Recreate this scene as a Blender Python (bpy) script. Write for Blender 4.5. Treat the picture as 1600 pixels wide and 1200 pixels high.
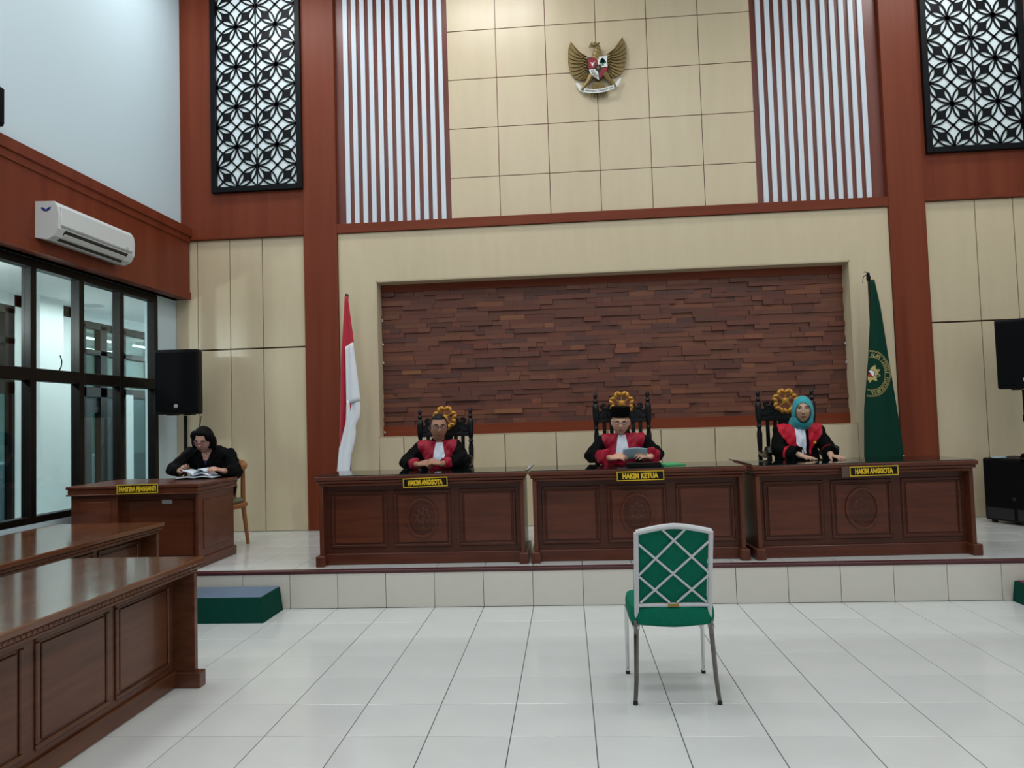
import bpy, bmesh, math, random
from math import sin, cos, pi, radians, sqrt
from mathutils import Vector, Matrix, Euler
from mathutils.bvhtree import BVHTree

for o in list(bpy.data.objects):
    bpy.data.objects.remove(o)
scene = bpy.context.scene
COL = scene.collection
R = random.Random(7)

# ------------------------------------------------------------------ camera
F_PX, YAW, PITCH, ROLL = 1158.6, radians(-4.147), radians(2.730), radians(-1.740)
CAM = Vector((-0.084, -5.972, 1.498))
fwd = Vector((sin(YAW) * cos(PITCH), cos(YAW) * cos(PITCH), sin(PITCH)))
rgt = Vector((cos(YAW), -sin(YAW), 0))
upv = rgt.cross(fwd)
r2 = rgt * cos(ROLL) + upv * sin(ROLL)
u2 = -rgt * sin(ROLL) + upv * cos(ROLL)
cam = bpy.data.objects.new('camera', bpy.data.cameras.new('camera'))
COL.objects.link(cam)
M = Matrix((r2, u2, -fwd)).transposed().to_4x4()
M.translation = CAM
cam.matrix_world = M
cam.data.sensor_fit = 'HORIZONTAL'
cam.data.sensor_width = 36.0
cam.data.lens = F_PX * 36.0 / 1600.0
cam.data.clip_start = 0.05
scene.camera = cam

# ------------------------------------------------------------------ world, lamps, exposure
scene.view_settings.view_transform = 'Standard'
scene.view_settings.look = 'None'
scene.view_settings.gamma = 1.0
scene.view_settings.use_curve_mapping = False
scene.view_settings.exposure = -0.75
w = bpy.data.worlds.new('world')
scene.world = w
w.use_nodes = True
w.node_tree.nodes['Background'].inputs[0].default_value = (0.75, 0.85, 0.95, 1)
w.node_tree.nodes['Background'].inputs[1].default_value = 0.25

CEIL = 6.95


def area(name, loc, sx, sy, power, color, rot=(0, 0, 0)):
    l = bpy.data.lights.new(name, 'AREA')
    l.shape = 'RECTANGLE'
    l.size, l.size_y, l.energy, l.color = sx, sy, power, color
    o = bpy.data.objects.new(name, l)
    COL.objects.link(o)
    o.location = loc
    o.rotation_euler = rot
    return o


LAMPCOL = (1.0, 0.99, 0.985)
for ly in (1.1, -1.9, -4.9, -7.9):
    for lx in (-3.4, -0.85, 1.7, 4.25):
        if ly > 1 and lx == 1.7:
            continue
        area('ceiling_lamp', (lx, ly, CEIL - 0.06), 1.2, 0.6, 66.0 if ly > 1 else 60.0, LAMPCOL)
area('corridor_lamp', (-5.4, 2.6, 3.0), 0.6, 3.0, 75.0, (0.97, 1.0, 0.99))
area('corridor_lamp', (-5.4, -1.6, 3.0), 0.6, 3.0, 65.0, (0.97, 1.0, 0.99))
for ly in (-0.6, 6.6):  # unseen fill points added to brighten the corridor ceiling
    l = bpy.data.lights.new('corridor_fill', 'POINT')
    l.energy, l.shadow_soft_size, l.color = 130.0, 0.06, (0.97, 1.0, 0.99)
    o = bpy.data.objects.new('corridor_fill', l)
    COL.objects.link(o)
    o.location = (-5.4, ly, 2.55)
area('office_lamp', (-7.9, 4.2, 2.85), 1.2, 3.0, 150.0, (0.95, 1.0, 0.98))
area('office_lamp', (-7.6, 0.6, 2.85), 1.2, 2.0, 90.0, (0.95, 1.0, 1.0))


# ------------------------------------------------------------------ materials
def lin(h):
    h = h.lstrip('#')
    out = []
    for i in (0, 2, 4):
        c = int(h[i:i + 2], 16) / 255
        out.append(c / 12.92 if c <= 0.04045 else ((c + 0.055) / 1.055) ** 2.4)
    return tuple(out) + (1.0,)


MATS = {}


def mat(name, col, rough=0.5, metal=0.0, col2=None, scale=(6, 6, 6), detail=4, bump=0.0, bscale=None, coat=0.0,
        spec=0.5, rand=0.0, sheen=0.0, emit=0.0, contrast=(0.3, 0.7), coord='Object'):
    m = bpy.data.materials.new(name)
    MATS[name] = m
    m.use_nodes = True
    nt = m.node_tree
    b = nt.nodes['Principled BSDF']
    b.inputs['Roughness'].default_value = rough
    b.inputs['Metallic'].default_value = metal
    b.inputs['Specular IOR Level'].default_value = spec
    b.inputs['Coat Weight'].default_value = coat
    b.inputs['Coat Roughness'].default_value = 0.06
    b.inputs['Sheen Weight'].default_value = sheen
    c1 = lin(col)
    b.inputs['Base Color'].default_value = c1
    if emit:
        b.inputs['Emission Color'].default_value = c1
        b.inputs['Emission Strength'].default_value = emit
    out = None
    if col2 or bump:
        tc = nt.nodes.new('ShaderNodeTexCoord')
        mp = nt.nodes.new('ShaderNodeMapping')
        mp.inputs['Scale'].default_value = scale
        nt.links.new(tc.outputs[coord], mp.inputs[0])
        nz = nt.nodes.new('ShaderNodeTexNoise')
        nz.inputs['Scale'].default_value = 1.0
        nz.inputs['Detail'].default_value = detail
        nz.inputs['Roughness'].default_value = 0.6
        nt.links.new(mp.outputs[0], nz.inputs['Vector'])
    if col2:
        rp = nt.nodes.new('ShaderNodeValToRGB')
        rp.color_ramp.elements[0].color = c1
        rp.color_ramp.elements[1].color = lin(col2)
        rp.color_ramp.elements[0].position = contrast[0]
        rp.color_ramp.elements[1].position = contrast[1]
        nt.links.new(nz.outputs['Fac'], rp.inputs[0])
        out = rp.outputs[0]
    if rand:
        oi = nt.nodes.new('ShaderNodeObjectInfo')
        mr = nt.nodes.new('ShaderNodeMapRange')
        mr.inputs['To Min'].default_value = 1 - rand
        mr.inputs['To Max'].default_value = 1 + rand
        nt.links.new(oi.outputs['Random'], mr.inputs[0])
        hs = nt.nodes.new('ShaderNodeHueSaturation')
        nt.links.new(mr.outputs[0], hs.inputs['Value'])
        if out:
            nt.links.new(out, hs.inputs['Color'])
        else:
            hs.inputs['Color'].default_value = c1
        out = hs.outputs[0]
    if out:
        nt.links.new(out, b.inputs['Base Color'])
    if bump:
        if bscale:
            mp2 = nt.nodes.new('ShaderNodeMapping')
            mp2.inputs['Scale'].default_value = bscale
            nt.links.new(tc.outputs[coord], mp2.inputs[0])
            nz = nt.nodes.new('ShaderNodeTexNoise')
            nz.inputs['Scale'].default_value = 1.0
            nt.links.new(mp2.outputs[0], nz.inputs['Vector'])
        bp = nt.nodes.new('ShaderNodeBump')
        bp.inputs['Strength'].default_value = bump
        bp.inputs['Distance'].default_value = 0.01
        nt.links.new(nz.outputs['Fac'], bp.inputs['Height'])
        nt.links.new(bp.outputs[0], b.inputs['Normal'])
    return m


def glassmat(name, tint, refl=0.06):
    m = bpy.data.materials.new(name)
    MATS[name] = m
    m.use_nodes = True
    nt = m.node_tree
    nt.nodes.remove(nt.nodes['Principled BSDF'])
    t = nt.nodes.new('ShaderNodeBsdfTransparent')
    t.inputs[0].default_value = lin(tint)
    g = nt.nodes.new('ShaderNodeBsdfGlossy')
    g.inputs['Roughness'].default_value = 0.01
    lw = nt.nodes.new('ShaderNodeLayerWeight')
    lw.inputs[0].default_value = 0.5
    pw = nt.nodes.new('ShaderNodeMath')
    pw.operation = 'POWER'
    pw.inputs[1].default_value = 4.0
    nt.links.new(lw.outputs['Facing'], pw.inputs[0])
    ad = nt.nodes.new('ShaderNodeMath')
    ad.operation = 'MULTIPLY_ADD'
    ad.inputs[1].default_value = 0.6
    ad.inputs[2].default_value = refl * 0.5
    nt.links.new(pw.outputs[0], ad.inputs[0])
    mx = nt.nodes.new('ShaderNodeMixShader')
    nt.links.new(ad.outputs[0], mx.inputs[0])
    nt.links.new(t.outputs[0], mx.inputs[1])
    nt.links.new(g.outputs[0], mx.inputs[2])
    nt.links.new(mx.outputs[0], nt.nodes['Material Output'].inputs[0])
    return m


mat('grout', '#4c4d4a', 0.9)
mat('floor_tile', '#c8cccb', 0.12, col2='#cfd2d1', scale=(2, 2, 2), rand=0.02)
mat('riser_tile', '#cdc9bf', 0.25, col2='#d4d0c7', scale=(2, 2, 2), rand=0.025)
mat('nosing', '#4a2226', 0.35)
mat('white_paint', '#c5dae3', 0.6)
mat('corridor_paint', '#d3dada', 0.6)
mat('ceiling_paint', '#dfe3e3', 0.8)
mat('hall_paint', '#cfd3d2', 0.8)
mat('cream', '#c8b99b', 0.33, col2='#cebfa2', scale=(9, 9, 1.2), rand=0.012)
mat('cream_plain', '#c8b99b', 0.4, col2='#cebfa2', scale=(9, 9, 1.2))
mat('veneer', '#6b2e1b', 0.45, spec=0.2, col2='#7d3d26', scale=(7, 7, 0.25), detail=5, rand=0.03)
mat('veneer_dark', '#5f2a20', 0.35, col2='#733527', scale=(7, 7, 0.3), detail=5)
mat('veneer_long', '#6b2e1b', 0.45, spec=0.2, col2='#7b3c25', scale=(0.4, 7, 7), detail=5)
mat('band_veneer', '#642a19', 0.45, spec=0.2, col2='#753822', scale=(5, 5, 0.25), detail=5)
mat('slat_white', '#d0dae4', 0.35)
mat('black_frame', '#090b0f', 0.45, spec=0.15)
mat('win_frame', '#0c0908', 0.4, col2='#140e0b', scale=(4, 4, 20), spec=0.2)
mat('grille_back', '#dcebef', 0.5)
mat('desk_wood', '#482014', 0.3, spec=0.3, col2='#633320', scale=(1.3, 5, 16), detail=6, coat=0.15)
mat('desk_wood_dark', '#3d1a10', 0.32, spec=0.3, col2='#54291a', scale=(1.3, 5, 16), detail=6, coat=0.1)
mat('desk_end', '#4a2215', 0.3, spec=0.3, col2='#633421', scale=(9, 9, 1.2), detail=6, coat=0.15)
mat('table_wood', '#4c291a', 0.3, spec=0.35, col2='#6a4029', scale=(1.2, 5, 16), detail=6, coat=0.2)
mat('table_top', '#4f2b1b', 0.18, col2='#6f452c', scale=(1.2, 12, 8), detail=6, coat=0.35, bump=0.05)
mat('clerk_wood', '#4f2517', 0.3, spec=0.3, col2='#653523', scale=(1.5, 5, 14), detail=6, coat=0.15)
mat('dark_glass', '#0a1614', 0.03, spec=0.6)
mat('brass_yellow', '#c9a51c', 0.4)
mat('plate_black', '#080705', 0.4, spec=0.2)
mat('letter_yellow', '#d8b41e', 0.45)
mat('acrylic', '#57423a', 0.08)
mat('black_plastic', '#07080b', 0.5, spec=0.15, bump=0.05, scale=(120, 120, 120))
mat('speaker_mesh', '#06070a', 0.7, spec=0.1, bump=0.4, scale=(260, 260, 260))
mat('grey_metal', '#8b8c8c', 0.35, metal=0.9)
mat('logo_grey', '#a8acae', 0.35)
mat('chrome', '#cfd0d0', 0.12, metal=1.0)
mat('chrome_shaded', '#77736f', 0.15, metal=1.0)  # rear chair legs: dark reflections put into the chrome colour
mat('chair_silver', '#c3c5c8', 0.32)
mat('green_fabric', '#05604a', 0.8, col2='#076b54', scale=(40, 40, 40), spec=0.15)
mat('green_carpet', '#0a3a30', 0.95, spec=0.1, col2='#0c4337', scale=(60, 60, 60), bump=0.3)
mat('step_mat', '#586a80', 0.7, col2='#62748a', scale=(50, 50, 50), bump=0.2)
mat('maroon_mat', '#6e2440', 0.9, bump=0.2, scale=(50, 50, 50))
mat('rubber', '#111111', 0.7)
mat('ac_white', '#ccd2d2', 0.35)
mat('ac_dark', '#14171a', 0.4)
mat('ac_blue', '#2b3a86', 0.4)
mat('gold', '#8d6f35', 0.35, metal=0.55, col2='#a08040', scale=(30, 30, 30))
mat('garuda_gold', '#7a673c', 0.4, metal=0.35, col2='#8c774b', scale=(25, 25, 25))
mat('carved_gold', '#a9752a', 0.35, metal=0.5, col2='#c08a38', scale=(40, 40, 40))
mat('shield_red', '#8c1f28', 0.4)
mat('shield_white', '#dfe3e2', 0.4)
mat('shield_black', '#101014', 0.4)
mat('tree_green', '#1d4f3d', 0.5)
mat('ebony', '#08080c', 0.32, col2='#0e0d12', scale=(10, 10, 3), coat=0.08, spec=0.3)
mat('flag_red', '#b3142f', 0.7, sheen=0.2)
mat('flag_white', '#e2e7ef', 0.7, sheen=0.2)
mat('flag_green', '#083629', 0.75, spec=0.15)
mat('flag_gold', '#b7a768', 0.6)
mat('fringe_gold', '#c79a25', 0.6)
mat('pole_wood', '#3a261c', 0.4)
mat('brown_wood', '#8a5327', 0.35, col2='#9b6230', scale=(6, 6, 2), detail=5, coat=0.2)
mat('seat_cushion', '#6f6f58', 0.8, bump=0.2, scale=(60, 60, 60))
mat('paper', '#cfdbe8', 0.7)
mat('paper_blue', '#a9c3d6', 0.7)
mat('folder_green', '#3fae6a', 0.6)
mat('sticker', '#a9aba8', 0.6)
mat('cable', '#0c0c0c', 0.5)
mat('robe_black', '#040406', 0.8, spec=0.12)
mat('suit_black', '#040406', 0.8, spec=0.12)
mat('satin_red', '#8c0f29', 0.5, spec=0.25, col2='#a41635', scale=(14, 14, 5))
mat('satin_bright', '#b5102a', 0.5, spec=0.25, col2='#c21732', scale=(14, 14, 5))
mat('bib_white', '#d8e0ee', 0.7)
mat('shirt_purple', '#241c52', 0.6)
mat('hijab', '#0f8c98', 0.7, col2='#149aa6', scale=(8, 8, 8), sheen=0.2)
mat('hair', '#050406', 0.55, spec=0.1, bump=0.5, scale=(60, 60, 12))
mat('hair_grey', '#0a0909', 0.6, spec=0.2, col2='#221f1e', scale=(60, 60, 20), bump=0.5)
mat('velvet', '#040405', 0.95, spec=0.08)
mat('skin_a', '#9c6f58', 0.5, col2='#a87a63', scale=(18, 18, 18))
mat('skin_b', '#c4977e', 0.5, col2='#cfa289', scale=(18, 18, 18))
mat('skin_c', '#b08d78', 0.5, col2='#bb9883', scale=(18, 18, 18))
mat('skin_d', '#b58a77', 0.5, col2='#c09583', scale=(18, 18, 18))
mat('lips', '#7a3a38', 0.45)
mat('lips_soft', '#7d4a40', 0.5)
mat('eye_white', '#c9c5bf', 0.3)
mat('iris', '#0e0a08', 0.2)
mat('brow', '#15110f', 0.7)
mat('glasses_frame', '#2b2427', 0.3, metal=0.4)
mat('glasses_pink', '#9a5a58', 0.3, metal=0.2)
glassmat('lens', '#f1eefc')
glassmat('pane_glass', '#eef6f5')
glassmat('office_glass', '#b4cbd2')
mat('tube_light', '#eafff8', 0.5, emit=6.0)
mat('office_wall', '#c3d2c4', 0.8)
mat('office_dark', '#2a3238', 0.5)
mat('door_dark', '#15171b', 0.4)
mat('downlight', '#b5bcbc', 0.4)
mat('speck', '#2b2a26', 0.8)
WOODS = []
for i, (a, b_) in enumerate([('#5c3326', '#683a2b'), ('#633928', '#6f412e'), ('#562f25', '#603529'), ('#6a3d2b', '#754631'),
                             ('#5e3023', '#6b3828'), ('#502d25', '#5a342b'), ('#72412b', '#814a31'), ('#653526', '#733e2c'),
                             ('#5f3426', '#6a3c2c'), ('#7e4e32', '#895738')]):
    WOODS.append(mat('block_wood_%d' % i, a, 0.55, col2=b_, scale=(1.2, 8, 10), detail=5, bump=0.15))


# ------------------------------------------------------------------ mesh helpers
class MB:
    def __init__(s):
        s.v, s.f, s.mi, s.cur = [], [], [], 0

    def add(s, vs, fs, T=None):
        n = len(s.v)
        for p in vs:
            p = Vector(p)
            s.v.append(tuple(T @ p) if T is not None else tuple(p))
        for f in fs:
            s.f.append(tuple(i + n for i in f))
            s.mi.append(s.cur)
        return s

    def box(s, x0, x1, y0, y1, z0, z1, ch=0.0, T=None):
        x0, x1 = min(x0, x1), max(x0, x1)
        y0, y1 = min(y0, y1), max(y0, y1)
        z0, z1 = min(z0, z1), max(z0, z1)
        ch = min(ch, (x1 - x0) * .45, (y1 - y0) * .45, (z1 - z0) * .45)
        if ch <= 0:
            vs = [(x, y, z) for x in (x0, x1) for y in (y0, y1) for z in (z0, z1)]
            fs = [(0, 1, 3, 2), (4, 6, 7, 5), (0, 4, 5, 1), (2, 3, 7, 6), (0, 2, 6, 4), (1, 5, 7, 3)]
            return s.add(vs, fs, T)
        bm = bmesh.new()
        bmesh.ops.create_cube(bm, size=1.0)
        for vv in bm.verts:
            vv.co = Vector(((x0 + x1) / 2 + vv.co.x * (x1 - x0), (y0 + y1) / 2 + vv.co.y * (y1 - y0), (z0 + z1) / 2 + vv.co.z * (z1 - z0)))
        bmesh.ops.bevel(bm, geom=bm.edges[:], offset=ch, segments=1, affect='EDGES')
        bm.verts.index_update()
        s.add([vv.co.copy() for vv in bm.verts], [[q.index for q in ff.verts] for ff in bm.faces], T)
        bm.free()
        return s

    def prism(s, poly, d0, d1, plane='xz', T=None):
        """poly in the plane, extruded between d0 and d1 along the third axis."""
        def P(a, b, d):
            return (a, d, b) if plane == 'xz' else ((d, a, b) if plane == 'yz' else (a, b, d))
        n = len(poly)
        vs = [P(a, b, d0) for a, b in poly] + [P(a, b, d1) for a, b in poly]
        fs = [tuple(range(n)), tuple(range(2 * n - 1, n - 1, -1))]
        fs += [(i, i + n, (i + 1) % n + n, (i + 1) % n) for i in range(n)]
        return s.add(vs, fs, T)

    def tube(s, pts, rad, n=8, T=None, closed=False, flat=1.0):
        pts = [Vector(p) for p in pts]
        m = len(pts)
        rad = rad if isinstance(rad, (list, tuple)) else [rad] * m
        vs, fs = [], []
        prev = None
        for i, p in enumerate(pts):
            if closed:
                t = (pts[(i + 1) % m] - pts[i - 1]).normalized()
            else:
                t = (pts[min(i + 1, m - 1)] - pts[max(i - 1, 0)]).normalized()
            if prev is None:
                a = Vector((0, 0, 1)) if abs(t.z) < .9 else Vector((1, 0, 0))
                nrm = (a - t * a.dot(t)).normalized()
            else:
                nrm = prev - t * prev.dot(t)
                nrm = nrm.normalized() if nrm.length > 1e-6 else prev
            prev = nrm
            bi = t.cross(nrm)
            for k in range(n):
                a = 2 * pi * k / n
                vs.append(p + (nrm * cos(a) * flat + bi * sin(a)) * rad[i])
        rings = m if closed else m - 1
        for i in range(rings):
            j = (i + 1) % m
            for k in range(n):
                fs.append((i * n + k, i * n + (k + 1) % n, j * n + (k + 1) % n, j * n + k))
        if not closed:
            fs.append(tuple(range(n - 1, -1, -1)))
            fs.append(tuple((m - 1) * n + k for k in range(n)))
        return s.add(vs, fs, T)

    def lathe(s, prof, n=16, c=(0, 0, 0), T=None, sy=1.0):
        vs, fs = [], []
        for r, z in prof:
            for k in range(n):
                a = 2 * pi * k / n
                vs.append((c[0] + r * cos(a), c[1] + r * sin(a) * sy, c[2] + z))
        for i in range(len(prof) - 1):
            for k in range(n):
                fs.append((i * n + k, i * n + (k + 1) % n, (i + 1) * n + (k + 1) % n, (i + 1) * n + k))
        fs.append(tuple(range(n - 1, -1, -1)))
        fs.append(tuple((len(prof) - 1) * n + k for k in range(n)))
        return s.add(vs, fs, T)

    def ell(s, c, r, nu=16, nv=10, T=None):
        vs = [(c[0], c[1], c[2] - r[2])]
        fs = []
        for j in range(1, nv):
            ph = -pi / 2 + pi * j / nv
            for i in range(nu):
                a = 2 * pi * i / nu
                vs.append((c[0] + r[0] * cos(ph) * cos(a), c[1] + r[1] * cos(ph) * sin(a), c[2] + r[2] * sin(ph)))
        vs.append((c[0], c[1], c[2] + r[2]))
        top = len(vs) - 1
        for i in range(nu):
            fs.append((0, 1 + (i + 1) % nu, 1 + i))
            fs.append((top, 1 + (nv - 2) * nu + i, 1 + (nv - 2) * nu + (i + 1) % nu))
        for j in range(nv - 2):
            for i in range(nu):
                a, b = 1 + j * nu + i, 1 + j * nu + (i + 1) % nu
                fs.append((a, b, b + nu, a + nu))
        return s.add(vs, fs, T)

    def capsule(s, p0, p1, r0, r1, n=12):
        p0, p1 = Vector(p0), Vector(p1)
        d = p1 - p0
        L = d.length
        t = d.normalized()
        pts, rr = [], []
        for k in range(5):
            a = pi / 2 * (1 - k / 4.0)
            pts.append(p0 - t * r0 * sin(a)); rr.append(max(r0 * cos(a), r0 * .05))
        for k in range(5):
            a = pi / 2 * k / 4.0
            pts.append(p1 + t * r1 * sin(a)); rr.append(max(r1 * cos(a), r1 * .05))
        return s.tube(pts, rr, n)

    def sheet(s, rows, T=None):
        """rows: list of equally long lists of points -> quad grid"""
        nr, nc = len(rows), len(rows[0])
        vs = [p for r_ in rows for p in r_]
        fs = [(j * nc + i, j * nc + i + 1, (j + 1) * nc + i + 1, (j + 1) * nc + i) for j in range(nr - 1) for i in range(nc - 1)]
        return s.add(vs, fs, T)

    def mesh(s, name, mats, smooth=False):
        me = bpy.data.meshes.new(name)
        me.from_pydata(s.v, [], s.f)
        if not isinstance(mats, (list, tuple)):
            mats = [mats]
        for m in mats:
            me.materials.append(MATS[m] if isinstance(m, str) else m)
        if len(mats) > 1:
            me.polygons.foreach_set('material_index', s.mi)
        bm = bmesh.new()
        bm.from_mesh(me)
        bmesh.ops.recalc_face_normals(bm, faces=bm.faces)
        bm.to_mesh(me)
        bm.free()
        if smooth:
            me.polygons.foreach_set('use_smooth', [True] * len(me.polygons))
            if smooth != 'all':
                me.set_sharp_from_angle(angle=radians(40))
        me.update()
        return me

    def build(s, name, mats, parent=None, smooth=False, solid=0.0):
        o = bpy.data.objects.new(name, s.mesh(name, mats, smooth))
        COL.objects.link(o)
        if parent is not None:
            o.parent = parent
        if solid:
            md = o.modifiers.new('solid', 'SOLIDIFY')
            md.thickness = solid
            md.offset = 0
        return o


def obj(name, me, parent=None, loc=(0, 0, 0), scale=None):
    o = bpy.data.objects.new(name, me)
    COL.objects.link(o)
    o.parent = parent
    o.location = loc
    if scale:
        o.scale = scale
    return o


def tag(o, label=None, cat=None, group=None, kind=None):
    for k, v in (('label', label), ('category', cat), ('group', group), ('kind', kind)):
        if v:
            o[k] = v
    return o


def thing(name, label, cat, loc=(0, 0, 0), rz=0.0, group=None):
    o = bpy.data.objects.new(name, None)
    o.empty_display_size = 0.1
    COL.objects.link(o)
    o.location = loc
    o.rotation_euler = (0, 0, rz)
    return tag(o, label, cat, group)


def struct(o, label=None):
    o['kind'] = 'structure'
    if label:
        o['label'] = label
    return o


def text_mesh(txt, width, height, bold=0.0, center=True):
    """flat text outline as (verts2d, faces), fitted to width x height"""
    c = bpy.data.curves.new('txt', 'FONT')
    c.body = txt
    c.size = 1.0
    c.offset = bold
    c.resolution_u = 2
    o = bpy.data.objects.new('txt', c)
    COL.objects.link(o)
    dg = bpy.context.evaluated_depsgraph_get()
    me = bpy.data.meshes.new_from_object(o.evaluated_get(dg))
    vs = [v.co.copy() for v in me.vertices]
    fs = [tuple(p.vertices) for p in me.polygons]
    bpy.data.objects.remove(o)
    bpy.data.curves.remove(c)
    bpy.data.meshes.remove(me)
    x0, x1 = min(v.x for v in vs), max(v.x for v in vs)
    y0, y1 = min(v.y for v in vs), max(v.y for v in vs)
    return [((v.x - (x0 + x1) / 2) / (x1 - x0) * width, (v.y - (y0 + y1) / 2) / (y1 - y0) * height) for v in vs], fs


def interp(tab, t):
    if t <= tab[0][0]:
        return tab[0][1]
    for (a, va), (b, vb) in zip(tab, tab[1:]):
        if t <= b:
            return va + (vb - va) * (t - a) / (b - a)
    return tab[-1][1]


# ================================================================== STRUCTURE
YB, YR, RISE = 2.373, 0.04, 0.305
XL, XR = -4.6, 5.36
YREAR = -11.0

# ---- floor
fl = MB().box(XL - .2, XR + .2, YREAR - .2, YR + .02, -.2, -.004).build('floor', 'grout')
struct(fl, 'glossy pale ceramic tile floor of the hall')


def tile_mesh(name, sx, sy, m, t=0.012):
    return MB().box(-sx / 2, sx / 2, -sy / 2, sy / 2, -t, 0, 0.0015).mesh(name, m)


T = 0.4
GAP = 0.0045
tm = tile_mesh('tile', T - GAP, T - GAP, 'floor_tile')
tm0 = tile_mesh('tile', T - GAP, T + .04 - GAP, 'floor_tile')
far_rest = MB()
for i in range(-12, 14):
    cx = (i + .5) * T
    if cx < XL or cx > XR:
        continue
    for j in range(0, 27):
        cy = -(j + .5) * T
        if j < 11:
            if j == 0:
                obj('tile', tm0, fl, (cx, cy + .02, 0))
            else:
                obj('tile', tm, fl, (cx, cy, 0))
        else:
            h = (T - GAP) / 2
            far_rest.box(cx - h, cx + h, cy - h, cy + h, -.012, 0)
tag(far_rest.build('tile_field', 'floor_tile', fl), kind='stuff')

# ---- dais
da = MB().box(XL - .1, XR + .2, YR + .012, YB + .05, -.1, RISE - .004).build('floor_dais', 'grout')
struct(da, 'raised tiled platform under the judges bench')
rt = MB().box(-(T - .004) / 2, (T - .004) / 2, 0, .012, .002, RISE - .024, 0.001).mesh('riser_tile', 'riser_tile')
for i in range(-12, 14):
    cx = (i + .5) * T
    if XL < cx < XR:
        obj('riser_tile', rt, da, (cx, YR, 0))
        for j in range(6):
            cy = YR + .06 + (j + .5) * T
            if cy < YB + .05:
                obj('tile', tm, da, (cx, cy, RISE))
MB().box(XL, XR, YR - .006, YR + .07, RISE - .026, RISE + .001, .004).build('nosing', 'nosing', da)

# ---- back wall
NX0, NX1, NZ0, NZ1, ND = -2.222, 3.066, 1.336, 3.128, 0.22
YC = YB - .06      # column face
YP = YB - .03      # cream face of the lower wall
yk = YB + .008     # backing face
mb = MB()
mb.box(XL - .15, NX0, yk, YB + .5, -.1, CEIL)
mb.box(NX1, XR + .15, yk, YB + .5, -.1, CEIL)
mb.box(NX0, NX1, yk, YB + .5, -.1, NZ0)
mb.box(NX0, NX1, yk, YB + .5, NZ1, CEIL)
mb.box(NX0, NX1, YB + ND, YB + .5, NZ0, NZ1)
wb = mb.build('wall_back', 'veneer_dark')
struct(wb, 'back wall of cream panels and red brown veneer')
G = .004


def cream_panel(x0, x1, z0, z1, yf=YP, back=yk + .004, name='panel', m='cream'):
    return MB().box(x0 + G, x1 - G, yf, back, z0 + G, z1 - G, .002).build(name, m, wb)


# columns, beam, wing veneers
MB().box(-3.05, -2.655, YC, yk, RISE, CEIL, .003).build('column_cladding', 'veneer', wb)
MB().box(3.50, 3.885, YC, yk, RISE, CEIL, .003).build('column_cladding', 'veneer', wb)
MB().box(-2.655, 3.50, YC, yk, 3.70, 3.808, .003).build('beam_cladding', 'veneer_long', wb)
for x0, x1, zb in ((-4.60, -3.05, 3.70), (3.885, XR, 3.738)):
    MB().box(x0, x1, YC + .006, yk, zb, CEIL, .002).build('wing_veneer', 'veneer', wb)
    MB().box(x0, x1, YC - .012, yk, zb - .004, zb + .03, .004).build('wing_lip', 'veneer_long', wb)
for xs, zt in (((-4.6, -4.336, -3.946, -3.556, -3.05), 3.698), ((3.885, 4.412, 4.809, 5.2, XR), 3.735)):
    for a, b in zip(xs, xs[1:]):
        cream_panel(a, b, RISE, 2.402)
        cream_panel(a, b, 2.412, zt)
# upper grid of square cream panels
WX = [-1.327, -0.760, -0.186, 0.389, 0.966, 1.544, 2.122]
WZ = [3.808, 4.287, 4.862, 5.438, 6.014, 6.59, CEIL]
for a, b in zip(WX, WX[1:]):
    for c, d in zip(WZ, WZ[1:]):
        cream_panel(a, b, c, d, YB, yk + .004)
# white slats
sl = MB().box(-.0265, .0265, -.012, .012, 3.812, CEIL, .002).mesh('slat', 'slat_white')
for k in range(12):
    obj('slat', sl, wb, (-2.527 + k * (1.117 / 11), YB, 0))
    obj('slat', sl, wb, (2.211 + k * (1.112 / 11), YB, 0))
# lower cream around the niche
mb = MB()
for x0, x1, z0, z1 in ((-2.651, 3.496, NZ1, 3.696), (-2.651, NX0, RISE, NZ1), (NX1, 3.496, RISE, NZ1)):
    mb.box(x0, x1, YP, yk + .004, z0, z1)
mb.build('niche_surround', 'cream_plain', wb)
xs = [NX0, -1.937, -1.361, -0.786, -0.211, 0.366, 0.948, 1.534, 2.11, 2.69, NX1]
for a, b in zip(xs, xs[1:]):
    cream_panel(a, b, RISE, NZ0)
mb = MB()
mb.box(NX0, NX0 + .012, YP + .003, YB + ND, NZ0, NZ1)
mb.box(NX1 - .012, NX1, YP + .003, YB + ND, NZ0, NZ1)
mb.box(NX0, NX1, YP + .003, YB + ND, NZ1 - .012, NZ1)
mb.box(NX0, NX1, YP + .003, YB + ND, NZ0, NZ0 + .006)
mb.build('niche_reveal', 'cream_plain', wb)
# wood block cladding
wp = MB().box(NX0 + .012, NX1 - .012, YB + ND - .02, YB + ND, NZ0 + .006, NZ1 - .012).build('block_cladding', 'veneer_dark', wb)
yb0 = YB + ND - .02
MB().box(NX0 + .012, NX1 - .012, yb0 - .03, yb0, NZ1 - .1, NZ1 - .012, .003).build('top_rail', 'veneer_long', wp)
MB().box(NX0 + .012, NX1 - .012, yb0 - .05, yb0, NZ0 + .006, NZ0 + .125, .003).build('bottom_rail', 'veneer_long', wp)
za, zb = NZ0 + .125, NZ1 - .1
NROW = 29
rh = (zb - za) / NROW
blocks = []
for r_ in range(NROW):
    x = NX0 + .012
    while x < NX1 - .012:
        L = R.choice([.11, .16, .2, .24, .28, .33, .38, .46]) * R.uniform(.9, 1.1)
        if NX1 - .012 - x - L < .08:
            L = NX1 - .012 - x
        blocks.append((x, L, r_, R.uniform(.008, .042), R.choices(range(10), [5, 5, 5, 5, 4, 4, 2.2, 4, 5, .5])[0]))
        x += L
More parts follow.
